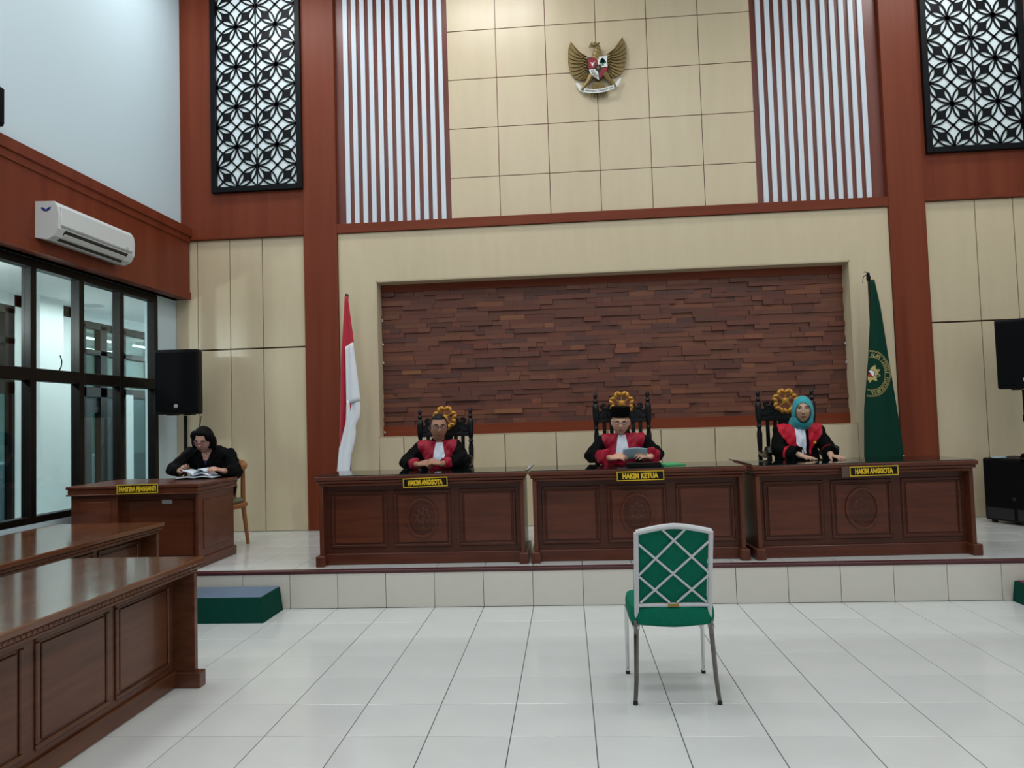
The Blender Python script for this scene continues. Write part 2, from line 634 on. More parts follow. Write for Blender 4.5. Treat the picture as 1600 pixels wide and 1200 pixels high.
blocks.sort(key=lambda q: -q[1])
bmesh_by = [MB().box(-.5, .5, 0, 1, -.5, .5).mesh('wood_block', WOODS[i]) for i in range(10)]
rest = MB()
for n_, (x, L, r_, d, wi) in enumerate(blocks):
    zc = za + (r_ + .5) * rh
    if n_ < 300:
        obj('wood_block', bmesh_by[wi], wp, (x + L / 2, yb0 - d, zc), (L - .002, d, rh - .0015))
    else:
        rest.cur = wi
        rest.box(x + .001, x + L - .001, yb0 - d, yb0, zc - rh / 2 + .0008, zc + rh / 2 - .0008)
tag(rest.build('wood_block_field', WOODS, wp), kind='stuff')
clip = MB().tube([(0, 0, 0), (0, -.012, .004), (0, -.02, .016)], .005, 6).ell((0, -.004, 0), (.011, .006, .011), 8, 6).mesh('wall_hook', 'slat_white')
for n_, (x, z) in enumerate(((NX0 + .03, 2.69), (NX0 + .03, 2.415), (NX0 + .03, 2.2), (NX0 + .03, 1.39), (NX1 - .03, 2.23), (NX1 - .03, 2.02))):
    obj('hook', clip, wb, (x, yb0 - .06, z))

# ---- left wall
WY1 = 1.948
WZ0, WZ1 = 0.74, 3.0
WY0 = WY1 - 12 * .633
mb = MB()
mb.box(XL - .15, -4.52, YREAR, YB + .05, 3.0, CEIL)
mb.box(XL - .15, XL, YREAR, YB + .05, -.1, WZ0)
mb.box(XL - .15, XL, WY1, YB + .05, WZ0, 3.0)
mb.box(XL - .15, XL, YREAR, WY0, WZ0, 3.0)
wl = mb.build('wall_left', 'white_paint')
struct(wl, 'white side wall above and below the window band')
tr = MB()
prof = [(-4.54, 3.007), (-4.400, 3.007), (-4.400, 3.087), (-4.415, 3.087), (-4.415, 3.668), (-4.402, 3.672), (-4.402, 3.738),
        (-4.385, 3.744), (-4.385, 3.838), (-4.54, 3.838)]
tr.prism([(x, z) for x, z in prof], YREAR + .05, YC - .002, 'xz')
t1 = tr.build('trim_1', 'band_veneer')
struct(t1, 'red brown veneer band above the windows')
MB().box(-4.6, -4.40, YREAR + .05, YC - .002, 3.0, 3.007).build('soffit_board', 'band_veneer', t1)
# window
wn = MB()
wn.box(XL - .1, XL + .0, WY0, WY1, 2.925, 3.0, .004)
wn.box(XL - .1, XL + .0, WY0, WY1, WZ0, WZ0 + .06, .004)
win = wn.build('window_1', 'win_frame')
struct(win, 'long dark framed window onto the corridor')
pane_u = MB().box(-.003, .003, -.281, .281, 2.06, 2.925).mesh('pane', 'pane_glass')
pane_l = MB().box(-.003, .003, -.281, .281, WZ0 + .06, 1.95).mesh('pane', 'pane_glass')
mul = MB().box(XL - .085, XL + .004, -.07, 0, WZ0, 2.95, .004).mesh('mullion', 'win_frame')
for k in range(13):
    y = WY1 - k * .633
    obj('mullion', mul, win, (0, y, 0))
    if k < 12:
        MB().box(XL - .085, XL + .002, y - .633, y - .07, 1.95, 2.06, .006).build('transom', 'win_frame', win)
        obj('pane', pane_u, win, (XL - .05, y - .07 - .281, 0))
        obj('pane', pane_l, win, (XL - .05, y - .07 - .281, 0))
        if k in (2, 4):
            MB().tube([(XL + .006, y - .36, 2.05), (XL + .03, y - .36, 2.09), (XL + .035, y - .36, 2.14), (XL + .02, y - .36, 2.19)],
                      .006, 6).build('latch', 'black_plastic', win, True)

# ---- corridor and office beyond the window
KX = -6.2
CZ = 3.06
fc = struct(MB().box(KX - 4, XL - .15, -6.5, 9, -.2, 0).build('floor_corridor', 'floor_tile'), 'pale floor of the corridor outside the window')
cc = struct(MB().box(KX - 4, XL - .15, -6.5, 9, CZ, CZ + .2).build('ceiling_corridor', 'ceiling_paint'), 'white corridor ceiling seen through the window')
obj('downlight', MB().lathe([(.0, -.012), (.11, -.012), (.12, 0)], 20).mesh('downlight', 'downlight', True), cc, (-5.86, 2.72, CZ))
mb = MB()
mb.box(KX - .12, KX, 1.84, 3.02, 0, CZ)
mb.box(KX, KX + .22, 1.95, 2.34, 0, CZ)
mb.box(KX - .12, KX, -6.5, 9, 2.93, CZ)
mb.box(KX - .12, KX + .02, 3.92, 4.08, 0, 2.0)
mb.box(KX - .12, KX, 5.9, 9, 0, CZ)
struct(mb.build('wall_corridor', 'corridor_paint'), 'white corridor wall beyond the window')
struct(MB().box(KX, XL - .15, 8.8, 9, 0, CZ).box(KX, XL - .15, -6.5, -6.3, 0, CZ).box(-4.75, -4.6, YB + .5, 9, 0, CZ).build('wall_corridor_end', 'white_paint'),
       'white end walls of the corridor')
wf = MB()


def vbar(y0, y1, z0, z1, m=wf):
    m.box(KX - .08, KX + .01, y0, y1, z0, z1, .004)


for y0, y1 in ((3.0, 5.9), (-6.3, 1.84)):
    vbar(y0, y1, 2.84, 2.93)
    vbar(y0, y1, 2.5, 2.57)
    vbar(y0, y1, 1.95, 2.08)
    vbar(y0, y1, 0.0, 0.1)
w2 = wf.build('window_2', 'win_frame')
struct(w2, 'dark framed glazing across the corridor')
for y in (3.0, 3.36, 3.86, 4.55, 5.3, 1.69, .9, .1, -.7, -1.5, -2.3, -3.1):
    wd = .145 if y in (3.36, 1.69) else .07
    q = MB()
    vbar(y, y + wd, .1 if y != 1.69 else 1.95, 2.9, q)
    if y == 1.69:
        vbar(1.79, 1.84, .1, 1.95, q)
    q.build('mullion', 'win_frame', w2)
for y0, y1 in ((3.07, 3.36), (3.49, 3.86), (3.93, 4.55), (4.62, 5.3), (5.37, 5.9), (.97, 1.69), (.17, .9), (-.63, .1), (-1.43, -.7), (-2.23, -1.5), (-3.03, -2.3)):
    MB().box(KX - .05, KX - .044, y0, y1, 2.08, 2.84).build('pane', 'pane_glass', w2)
    MB().box(KX - .05, KX - .044, y0, 1.79 if y1 == 1.69 else y1, .1, 1.95).build('pane', 'office_glass', w2)
# dark door leaf with a narrow glazed light
dr = MB()
dr.box(KX - .06, KX - .02, 3.02, 3.22, .05, 1.98)
dr.box(KX - .06, KX - .02, 3.44, 3.88, .05, 1.98)
dr.box(KX - .06, KX - .02, 3.22, 3.44, .05, .4)
dr.box(KX - .06, KX - .02, 3.22, 3.44, 1.75, 1.98)
struct(dr.build('door_1', 'door_dark'), 'dark office door with a narrow glass light')
mb = MB()
mb.box(KX - 4, KX - 3.9, -6.5, 9, 0, CZ)
mb.box(KX - 4, KX - .1, 8.8, 9, 0, CZ)
mb.box(KX - 4, KX - .1, -6.5, -6.3, 0, CZ)
struct(mb.build('wall_office', 'office_wall'), 'pale green office walls behind the corridor glazing')
tb = MB().box(-.04, .04, -.6, .6, -.06, 0, .01).mesh('tube_housing', 'ac_white')
tbl = MB().tube([(0, -.58, -.075), (0, .58, -.075)], .016, 8).mesh('tube', 'tube_light')
for n_, (x, y) in enumerate(((-7.6, 2.4), (-7.6, 5.2), (-8.6, 5.4), (-8.6, 7.2), (-7.6, 7.0))):
    t = thing('tube_light', 'glowing fluorescent tube on the office ceiling seen through the corridor glazing', 'light', (x, y, CZ), 0, 'office tube lights')
    obj('housing', tb, t)
    obj('tube', tbl, t)
# office desks seen through the glass
for n_, (x, y) in enumerate(((-7.05, 2.75), (-7.3, 5.2))):
    t = thing('office_cabinet', ['low grey office cabinet behind the corridor glazing', 'grey office counter behind the dark door'][n_], 'cabinet', (x, y, 0))
    MB().box(-.3, .3, -.55, .55, 0, 1.15, .01).build('body', 'sticker', t)
    MB().box(.3, .312, -.52, -.01, .1, 1.1, .004).build('door', 'sticker', t)
    MB().box(.3, .312, .01, .52, .1, 1.1, .004).build('door', 'sticker', t)
    MB().box(.31, .33, -.12, -.04, .6, .62).build('handle', 'chrome', t)
    MB().box(.31, .33, .04, .12, .6, .62).build('handle', 'chrome', t)

# ---- remaining shell (outside the picture)
struct(MB().box(XR, XR + .15, YREAR, YB + .5, -.1, CEIL).build('wall_right', 'hall_paint'), 'plain side wall of the hall')
struct(MB().box(XL - .15, XR + .15, YREAR - .15, YREAR, -.1, CEIL).build('wall_rear', 'hall_paint'), 'plain rear wall of the hall')
struct(MB().box(XL - .15, XR + .15, YREAR - .15, YB + .5, CEIL, CEIL + .15).build('ceiling', 'ceiling_paint'), 'white hall ceiling')

# ================================================================== THINGS
# ---- decorative lattice panels on the wings
def arc(p, q, bulge, n=8):
    p, q = Vector(p), Vector(q)
    m_ = (p + q) / 2
    d = q - p
    nrm = Vector((-d.y, d.x))
    out = []
    for k in range(n + 1):
        t = k / n
        out.append(tuple(p + d * t + nrm * bulge * 4 * t * (1 - t)))
    return out


def strip(mb_, pts, w_, y0, y1):
    L, Rr = [], []
    pts = [Vector(p) for p in pts]
    for i, p in enumerate(pts):
        t = (pts[min(i + 1, len(pts) - 1)] - pts[max(i - 1, 0)]).normalized()
        nn = Vector((-t.y, t.x)) * w_ / 2
        L.append(p + nn); Rr.append(p - nn)
    n = len(pts)
    vs = [(q.x, y, q.y) for y in (y0, y1) for q in L + Rr]
    fs = []
    for i in range(n - 1):
        a, b, c, d = i, i + 1, n + i + 1, n + i
        o2 = 2 * n
        fs += [(a, b, c, d), (d + o2, c + o2, b + o2, a + o2), (a, a + o2, b + o2, b), (d, c, c + o2, d + o2)]
    mb_.add(vs, fs)


def lattice(x0, pitch, cols, rows, z0, c_from):
    m_ = MB()
    y0, y1 = -.022, -.013
    for c in range(cols):
        for r_ in range(rows):
            cc_ = c + c_from
            # which diagonal joins the two flower corners
            fl00 = (cc_ + r_) % 2 == 1
            def X(u, v):
                u = u if fl00 else 1 - u
                return (x0 + (c + u) * pitch, z0 + (r_ + v) * pitch)
            inner = [(.0, .0), (.12, .095), (.24, .195), (.34, .265), (.44, .30), (.57, .31), (.70, .30)]
            outer = [(.0, .0), (.13, .025), (.28, .05), (.44, .10), (.58, .185), (.70, .30)]
            anti = lambda p: (1 - p[1], 1 - p[0])
            swap = lambda p: (p[1], p[0])
            half_in = inner + [anti(p) for p in inner[::-1]][1:]
            half_out = outer + [anti(p) for p in outer[::-1]][1:]
            for fn, D in ((lambda p: p, (1, 0)), (swap, (0, 1))):
                strip(m_, [X(*fn(p)) for p in half_out], .018 * pitch / .24, y0, y1)
                strip(m_, [X(*fn((.70, .30))), X(*D)], .017 * pitch / .24, y0, y1)
            poly = half_in[:-1] + [swap(p) for p in half_in[::-1]][:-1]
            pp = [X(*q) for q in poly]
            ctr = X(.5, .5)
            n = len(pp)
            m_.add([(ctr[0], y0, ctr[1])] + [(q[0], y0, q[1]) for q in pp] + [(q[0], y1, q[1]) for q in pp],
                   [(0, 1 + i, 1 + (i + 1) % n) for i in range(n)] + [(1 + i, 1 + n + i, 1 + n + (i + 1) % n, 1 + (i + 1) % n) for i in range(n)])
            for P_, rr in (((0, 0), .028), ((1, 1), .028)):
                q = X(*P_)
                m_.prism([(q[0] + rr * cos(2 * pi * k / 8), q[1] + rr * sin(2 * pi * k / 8)) for k in range(8)], y0 - .001, y1)
            for P_ in ((1, 0), (0, 1)):
                q = X(*P_)
                m_.prism([(q[0] + .018 * cos(2 * pi * k / 4), q[1] + .018 * sin(2 * pi * k / 4)) for k in range(4)], y0 - .001, y1)
    return m_


def grille(x0, x1, z0, label):
    ztop = CEIL - .12
    t = thing('lattice_panel', label, 'lattice panel', ((x0 + x1) / 2, YC + .006, z0), 0, 'carved lattice wall panels')
    hw = (x1 - x0) / 2
    H = ztop - z0
    fw = .062
    MB().box(-hw + .01, hw - .01, -.012, 0, .01, H - .01).build('backing', 'grille_back', t)
    MB().box(-hw, -hw + fw, -.055, 0, 0, H, .004).build('frame_stile', 'black_frame', t)
    MB().box(hw - fw, hw, -.055, 0, 0, H, .004).build('frame_stile', 'black_frame', t)
    MB().box(-hw + fw, hw - fw, -.055, 0, 0, fw, .004).build('frame_rail', 'black_frame', t)
    MB().box(-hw + fw, hw - fw, -.055, 0, H - fw, H, .004).build('frame_rail', 'black_frame', t)
    p = (2 * hw - 2 * fw) / 4
    rows = int((H - 2 * fw) / p + .999)
    a = lattice(-hw + fw, p, 2, rows, fw, 0).build('lattice_sheet', 'black_frame', t)
    b = lattice(0, p, 2, rows, fw, 2).build('lattice_sheet', 'black_frame', t)
    MB().box(-.006, .006, -.0235, -.013, fw, H - fw).build('seam_strip', 'black_frame', t)


grille(-4.122, -3.04, 4.235, 'black floral lattice panel on the veneer beside the white wall')
grille(3.918, 5.0, 4.25, 'black floral lattice panel on the veneer above the speaker and subwoofer')

# ---- garuda emblem
def emblem():
    t = thing('eagle_emblem', 'golden eagle wall emblem with shield and white ribbon on cream panels', 'emblem', (.396, YB - .012, 5.45))
    S = .00723 / 9.23     # metres per emblem zoom pixel

    def Q(x, y):
        return ((x - 670) * S, (650 - y) * S)

    def poly(pts):
        return [Q(*p) for p in pts]
    base = [(300, 215), (255, 340), (245, 480), (262, 610), (290, 700), (345, 770), (430, 805), (500, 795), (530, 740), (530, 520), (475, 415), (400, 385), (340, 310)]
    for sgn in (1, -1):
        pl = [(670 + (x - 670) * sgn + (5 if sgn < 0 else 0), y - (18 if sgn < 0 else 0)) for x, y in base]
        wg = MB().prism(poly(pl), -.02, -.002).build('wing', 'garuda_gold', t)
        # flight feathers: long leaves fanned from the inner edge to the outer rim
        tips = [(300, 225), (272, 300), (255, 380), (248, 450), (252, 520), (262, 590), (280, 660), (312, 725), (355, 770), (410, 798), (465, 802)]
        roots = [(470, 425), (478, 450), (484, 478), (490, 505), (497, 535), (503, 565), (508, 598), (513, 630), (518, 660), (522, 690), (526, 720)]
        for k, (tp, rt_) in enumerate(zip(tips, roots)):
            f = lambda p: Vector(Q(670 + (p[0] - 670) * sgn + (5 if sgn < 0 else 0), p[1] - (18 if sgn < 0 else 0)))
            a, b = f(tp), f(rt_)
            c_ = (a + b) / 2 - Vector((-.02 * sgn * (1 - k / 10), .012 + .055 * (1 - k / 10)))
            pts = [((1 - u) ** 2) * b + 2 * u * (1 - u) * c_ + u * u * a for u in [q / 8 for q in range(9)]]
            yy = -.022 - .0012 * (k % 2)
            MB().tube([(p.x, yy, p.y) for p in pts], [.008, .013, .016, .017, .017, .016, .014, .010, .003], 6, flat=.45).build('feather', 'garuda_gold', wg, True)
        # covert feathers
        for k in range(6):
            f = lambda x, y: Vector(Q(670 + (x - 670) * sgn + (5 if sgn < 0 else 0), y - (18 if sgn < 0 else 0)))
            a, b = f(420 + 14 * k, 400 + 50 * k), f(525, 470 + 40 * k)
            MB().tube([(b.x, -.03, b.y), ((a.x + b.x) / 2, -.036, (a.y + b.y) / 2 - .006), (a.x, -.03, a.y)], [.012, .016, .005], 6, flat=.5).build('covert_feather', 'garuda_gold', wg, True)
    # body, neck, head
    q = MB()
    q.ell((Q(672, 640)[0], -.02, Q(672, 640)[1]), (.1, .03, .15), 16, 10)
    for x, y, rx, rz in ((668, 510, .07, .055), (672, 450, .055, .05), (678, 395, .044, .045), (678, 345, .036, .036)):
        q.ell((Q(x, y)[0], -.034, Q(x, y)[1]), (rx, .026, rz), 14, 10)
    bd = q.build('body', 'garuda_gold', t, True)
    hd = MB().ell((Q(640, 310)[0], -.05, Q(640, 310)[1]), (.04, .026, .026), 12, 8)
    hd.tube([(Q(615, 312)[0], -.05, Q(615, 312)[1]), (Q(575, 320)[0], -.052, Q(575, 320)[1]), (Q(555, 350)[0], -.052, Q(555, 350)[1])], [.018, .012, .002], 8)
    hd.tube([(Q(612, 335)[0], -.05, Q(612, 335)[1]), (Q(572, 352)[0], -.052, Q(572, 352)[1])], [.012, .003], 8)
    for x in (590, 640, 700):
        hd.tube([(Q(x, 300)[0], -.05, Q(x, 300)[1]), (Q(x + 5, 272)[0], -.05, Q(x + 5, 272)[1])], [.014, .003], 6)
    hd.build('head', 'garuda_gold', t, True)
    # legs and tail
    for sgn in (1, -1):
        g = lambda x, y: Q(670 + (x - 670) * sgn + (12 if sgn < 0 else 0), y - (16 if sgn < 0 else 0))
        a, b, c_ = g(570, 760), g(520, 850), g(430, 955)
        MB().tube([(a[0], -.025, a[1]), (b[0], -.035, b[1]), (c_[0], -.04, c_[1])], [.05, .034, .016], 8, flat=.8).build('leg', 'garuda_gold', t, True)
    tl = MB()
    tl.prism(poly([(620, 840), (740, 835), (775, 960), (590, 968)]), -.022, -.004)
    tl.build('tail', 'garuda_gold', t)
    for k in range(7):
        x = 562 + k * 40
        a, b = Q(600 + k * 24, 880), Q(x, 1092 - 5 * abs(k - 3) + (6 if k % 2 else 0))
        MB().tube([(a[0], -.016, a[1]), ((a[0] + b[0]) / 2, -.022, (a[1] + b[1]) / 2), (b[0], -.016, b[1])], [.012, .019, .008], 6, flat=.5).build('tail_feather', 'garuda_gold', t, True)
    # ribbon
    top, bot = [], []
    for k in range(21):
        u = k / 20
        x = 470 + 425 * u
        yt = 945 + 36 * (1 - (2 * u - 1) ** 2) - 28 * u
        top.append((x, yt)); bot.append((x, yt + 56))
    rb = MB().prism(poly(top + bot[::-1]), -.056, -.046).build('ribbon', 'shield_white', t)
    MB().prism(poly([(345, 850), (380, 845), (480, 960), (470, 1000), (400, 960)]), -.03, -.022).build('ribbon_end', 'shield_white', t)
    MB().prism(poly([(1010, 815), (980, 818), (890, 925), (895, 970), (960, 925)]), -.03, -.022).build('ribbon_end', 'shield_white', t)
    vs, fs = text_mesh('BHINNEKA TUNGGAL IKA', 390, 26, .02)
    out = []
    for x, y in vs:
        u = (x + 212) / 425
        yc_ = 945 + 36 * (1 - (2 * u - 1) ** 2) - 28 * u + 28
        q_ = Q(470 + 425 * u, yc_ - y)
        out.append((q_[0], -.0575, q_[1]))
    MB().add(out, fs).build('motto_lettering', 'shield_black', rb)
    # shield
    sh = MB().prism(poly([(525, 495), (815, 490), (820, 660), (780, 760), (685, 840), (590, 780), (540, 670)]), -.052, -.03).build('shield', 'shield_black', t)
    y0, y1 = -.058, -.05
    MB().prism(poly([(530, 515), (665, 497), (668, 655), (545, 662)]), y0, y1).build('shield_quarter', 'shield_red', sh)
    MB().prism(poly([(675, 497), (812, 493), (814, 650), (675, 655)]), y0, y1).build('shield_quarter', 'shield_white', sh)
    MB().prism(poly([(545, 675), (672, 670), (684, 838), (600, 775), (560, 725)]), y0, y1).build('shield_quarter', 'shield_white', sh)
    MB().prism(poly([(690, 668), (812, 662), (805, 700), (770, 765), (690, 825)]), y0, y1).build('shield_quarter', 'shield_red', sh)
    y0, y1 = -.063, -.057
    MB().prism(poly([(635, 615), (720, 612), (722, 680), (690, 720), (660, 705), (637, 680)]), y0, y1).build('shield_center', 'shield_black', sh)
    st = [(678 + (34 if k % 2 == 0 else 14) * sin(pi * k / 5), 660 - (34 if k % 2 == 0 else 14) * cos(pi * k / 5)) for k in range(10)]
    MB().prism(poly(st), -.066, -.062).build('star', 'garuda_gold', sh)
    tr_ = MB()
    for x, y, rr in ((745, 560, 34), (722, 580, 22), (770, 578, 24), (745, 540, 22)):
        tr_.prism(poly([(x + rr * cos(2 * pi * k / 12), y + rr * sin(2 * pi * k / 12)) for k in range(12)]), -.062, -.057)
    tr_.prism(poly([(738, 575), (754, 575), (758, 620), (775, 628), (722, 628), (736, 618)]), -.0615, -.057)
    tr_.build('banyan_tree', 'tree_green', sh)
    bl = MB().prism(poly([(575, 575), (600, 582), (625, 572), (618, 600), (605, 632), (595, 632), (582, 602)]), -.062, -.057)
    bl.tube([(Q(578, 582)[0], -.06, Q(578, 582)[1]), (Q(565, 565)[0], -.06, Q(565, 565)[1])], [.005, .002], 6)
    bl.tube([(Q(622, 580)[0], -.06, Q(622, 580)[1]), (Q(634, 562)[0], -.06, Q(634, 562)[1])], [.005, .002], 6)
    bl.build('bull_head', 'shield_white', sh)
    MB().tube([(Q(580, 690)[0], -.06, Q(580, 690)[1]), (Q(600, 740)[0], -.06, Q(600, 740)[1]), (Q(650, 800)[0], -.06, Q(650, 800)[1])], .012, 6, flat=.4).build('rice_stem', 'garuda_gold', sh)
    MB().tube([(Q(605, 685)[0], -.06, Q(605, 685)[1]), (Q(630, 740)[0], -.06, Q(630, 740)[1]), (Q(668, 785)[0], -.06, Q(668, 785)[1])], .008, 6, flat=.4).build('cotton_stem', 'tree_green', sh)
    MB().tube([(Q(725, 700)[0], -.06, Q(725, 700)[1]), (Q(740, 740)[0], -.06, Q(740, 740)[1]), (Q(710, 790)[0], -.06, Q(710, 790)[1])], .006, 6, flat=.4).build('chain', 'garuda_gold', sh)


emblem()

# ---- air conditioner
t = thing('air_conditioner', 'white split air conditioner on the veneer band', 'air conditioner', (-4.414, .33, 3.1))
L2 = .53
pr = [(0, 0.02), (.10, 0), (.16, .03), (.195, .09), (.2, .2), (.19, .27), (.16, .315), (0, .32)]
MB().prism([(x, z) for x, z in pr], -L2 + .012, L2 - .012).build('casing', 'ac_white', t)
for s_ in (-1, 1):
    MB().prism([(x * 1.02, z * 1.01 - .002) for x, z in pr], s_ * L2 - .013, s_ * L2 + .013).build('end_cap', 'ac_white', t)
MB().box(.19, .206, -L2 + .02, L2 - .02, .12, .275, .004).build('front_panel', 'ac_white', t)
MB().box(.192, .2075, -L2 + .03, L2 - .03, .109, .114).build('panel_seam', 'logo_grey', t)
MB().prism([(.125, .012), (.1995, .085), (.2015, .088), (.203, .083), (.13, .004)], -L2 + .08, L2 - .1).build('air_slot', 'ac_dark', t)
MB().box(-.004, .004, -L2 + .09, L2 - .11, -.02, .02, .002, Matrix.Translation((.172, 0, .046)) @ Matrix.Rotation(radians(42), 4, 'Y')).build('louver', 'ac_white', t)
lg = MB().ell((0, 0, 0), (.012, .003, .028), 10, 6, Matrix.Translation((.075, -L2 - .014, .25)) @ Matrix.Rotation(radians(-55), 4, 'Y'))
lg.ell((0, 0, 0), (.012, .003, .028), 10, 6, Matrix.Translation((.115, -L2 - .014, .25)) @ Matrix.Rotation(radians(55), 4, 'Y'))
lg.build('logo', 'ac_blue', t)
MB().box(.206, .2075, L2 - .13, L2 - .1, .13, .15).build('badge', 'logo_grey', t)

# ---- wall speaker cut by the picture edge
t = thing('wall_speaker', 'black wall speaker above the veneer band', 'speaker', (-4.52, -.87, 3.84))
MB().box(.02, .24, -.155, .155, .0, .30, .01).build('cabinet', 'black_plastic', t)
MB().box(.24, .25, -.14, .14, .015, .285, .003).build('grille', 'speaker_mesh', t)
MB().box(0, .04, -.03, .03, .1, .2).build('bracket', 'black_plastic', t)


# ---- desks
def oval(rx, rz, n=28):
    return [(rx * cos(2 * pi * k / n), rz * sin(2 * pi * k / n)) for k in range(n)]


def ring_prism(mb_, rx, rz, w_, y0, y1, cx, cz, n=28):
    a = oval(rx, rz, n)
    b = oval(rx - w_, rz - w_, n)
    vs = [(cx + x, y, cz + z) for y in (y0, y1) for x, z in a + b]
    fs = []
    for i in range(n):
        j = (i + 1) % n
        o2 = 2 * n
        fs += [(i, j, n + j, n + i), (i, i + o2, j + o2, j), (n + i, n + j, n + j + o2, n + i + o2), (i + o2, n + i + o2, n + j + o2, j + o2)]
    mb_.add(vs, fs)


def desk(name, label, group, loc, rz, L, D, H, panels, zlo, zhi, face, wood='desk_wood', end='desk_end', top='desk_wood', medallion=True, dentils=False):
    t = thing(name, label, 'desk' if medallion else 'table', loc, rz, group)
    h = L / 2
    tp = MB().box(-h, h, 0, D, H - .035, H, .006).build('top', top, t)
    MB().box(-h + .012, h - .012, .012, D - .012, H - .06, H - .035, .006).build('top_moulding', wood, tp)
    MB().box(-h + .028, h - .028, .028, D - .028, H - .085, H - .06, .008).build('lower_moulding', wood, tp)
    for s_ in (-1, 1):
        x1, x0 = s_ * (h - .028), s_ * (h - .062)
        sp = MB().box(x0, x1, .035, D - .04, .0, H - .085, .003).build('side_panel', end, t)
        MB().box(s_ * (h - .078), s_ * (h - .002), -.0, D - .02, 0, .09, .006).build('foot', end, sp)
    MB().box(-h + .06, h - .06, face, face + .02, .0, H - .085).build('front_board', wood + '_dark' if wood == 'desk_wood' else wood, t)
    MB().box(-h + .06, h - .06, face - .022, face, .0, .095, .006).build('plinth', wood, t)
    for (a, b) in panels:
        f = MB()
        w_ = .026
        f.box(a, b, face - .012, face, zhi - w_, zhi, .006)
        f.box(a, b, face - .012, face, zlo, zlo + w_, .006)
        f.box(a, a + w_, face - .012, face, zlo + w_, zhi - w_, .006)
        f.box(b - w_, b, face - .012, face, zlo + w_, zhi - w_, .006)
        p = MB().box(a + w_ + .012, b - w_ - .012, face - .009, face, zlo + w_ + .012, zhi - w_ - .012, .008).build('raised_panel', wood, t)
        f.build('panel_moulding', wood + '_dark' if wood == 'desk_wood' else wood, p)
    if medallion:
        a, b = panels[1]
        cx, cz = (a + b) / 2, (zlo + zhi) / 2 + .005
        m_ = MB().prism([(cx + x, cz + z) for x, z in oval(.122, .155)], face - .014, face - .003).build('medallion', 'desk_wood_dark', t)
        q = MB()
        ring_prism(q, .135, .168, .02, face - .026, face - .004, cx, cz)
        q.build('medallion_ring', 'desk_wood', m_)
        q = MB()
        for k in range(8):
            a_ = 2 * pi * k / 8
            q.ell((cx + .05 * cos(a_), face - .014, cz + .06 * sin(a_)), (.022, .004, .026), 8, 6)
        q.ell((cx, face - .014, cz), (.03, .005, .038), 12, 8)
        q.tube([(cx - .07, face - .013, cz - .095), (cx, face - .014, cz - .11), (cx + .07, face - .013, cz - .095)], .006, 6)
        q.build('relief', 'desk_wood_dark', m_, True)
    if dentils:
        q = MB()
        n = int((L - .1) / .032)
        for k in range(n):
            x = -h + .05 + k * .032
            q.box(x, x + .012, .009, .016, H - .053, H - .043)
        tag(q.build('dentil_strip', wood, tp), kind='stuff')
    return t


PN = [(-.79, -.305), (-.245, .245), (.32, .795)]
DESKS = [((-1.333, .185, RISE), .006, 1.795), ((.470, .185, RISE), -.009, 1.775), ((2.291, .20, RISE), .036, 1.785)]
labels = ['carved brown judge desk near the red and white flag', 'carved brown judge desk in the middle of the bench', 'carved brown judge desk near the green flag and subwoofer']
for (loc, rz, L), lb in zip(DESKS, labels):
    desk('judge_desk', lb, 'judges desks on the platform', loc, rz, L, .66, .755, PN, .14, .62, .11)
glabels = ['dark glass sheet on the judge desk near the red and white flag', 'dark glass sheet on the middle judge desk', 'dark glass sheet on the judge desk near the green flag']
for (loc, rz, L), lb in zip(DESKS, glabels):
    g = MB().box(-L / 2 + .012, L / 2 - .012, .02, .65, 0, .006, .001).build('glass_sheet', 'dark_glass')
    g.location = (loc[0], loc[1], loc[2] + .755)
    g.rotation_euler = (0, 0, rz)
    tag(g, lb, 'glass sheet', 'glass sheets on the judges desks')

# counsel tables on the hall floor
LA = 2.55
pa = [(LA / 2 - .62, LA / 2 - .1), (LA / 2 - 1.19, LA / 2 - .67), (LA / 2 - 1.78, LA / 2 - 1.26), (LA / 2 - 2.4, LA / 2 - 1.85)]
desk('counsel_table', 'long polished brown table with carved dentil edge standing farther from the windows', 'counsel tables', (-2.25, -1.68 - LA / 2, 0), pi / 2, LA, .85, .745, pa, .13, .62, .17, 'table_wood', 'table_wood', 'table_top', False, True)
desk('counsel_table', 'long polished brown table standing next to the windows against the platform', 'counsel tables', (-3.40, -.07 - LA / 2, 0), pi / 2, LA, .94, .745, pa, .13, .62, .17, 'table_wood', 'table_wood', 'table_top', False, True)

# clerk desk
t = thing('clerk_desk', 'small brown clerk desk in the window corner of the platform', 'desk', (-3.86, .2, RISE))
hx0, hx1, D, H = -.59, .61, .76, .725
tp = MB().box(hx0, hx1, 0, D, H - .03, H, .006).build('top', 'clerk_wood', t)
MB().box(hx0 + .012, hx1 - .012, .012, D - .012, H - .072, H - .03, .004).build('top_moulding', 'clerk_wood', tp)
MB().box(hx0, hx1, .002, D - .002, H - .085, H - .072, .004).build('lower_moulding', 'clerk_wood', tp)
MB().box(hx0 + .03, -.14, .035, D - .05, .0, H - .085, .003).build('pedestal', 'clerk_wood', t)
p = MB().box(hx0 + .1, -.2, .026, .04, .16, H - .14, .008).build('raised_panel', 'clerk_wood', t)
MB().box(-.14, hx1 - .035, .11, .13, .03, H - .085).build('modesty_panel', 'clerk_wood', t)
MB().box(-.08, hx1 - .1, .1, .115, .1, H - .14, .006).build('recessed_panel', 'clerk_wood', t)
sp = MB().box(hx1 - .045, hx1 - .02, .03, D - .05, .0, H - .085, .003).build('side_panel', 'clerk_wood', t)
MB().box(hx1 - .022, hx1 - .012, .12, D - .14, .15, H - .15, .006).build('raised_panel', 'clerk_wood', sp)
MB().box(hx1 - .05, hx1 - .004, .015, D - .03, 0, .085, .006).build('foot', 'clerk_wood', sp)
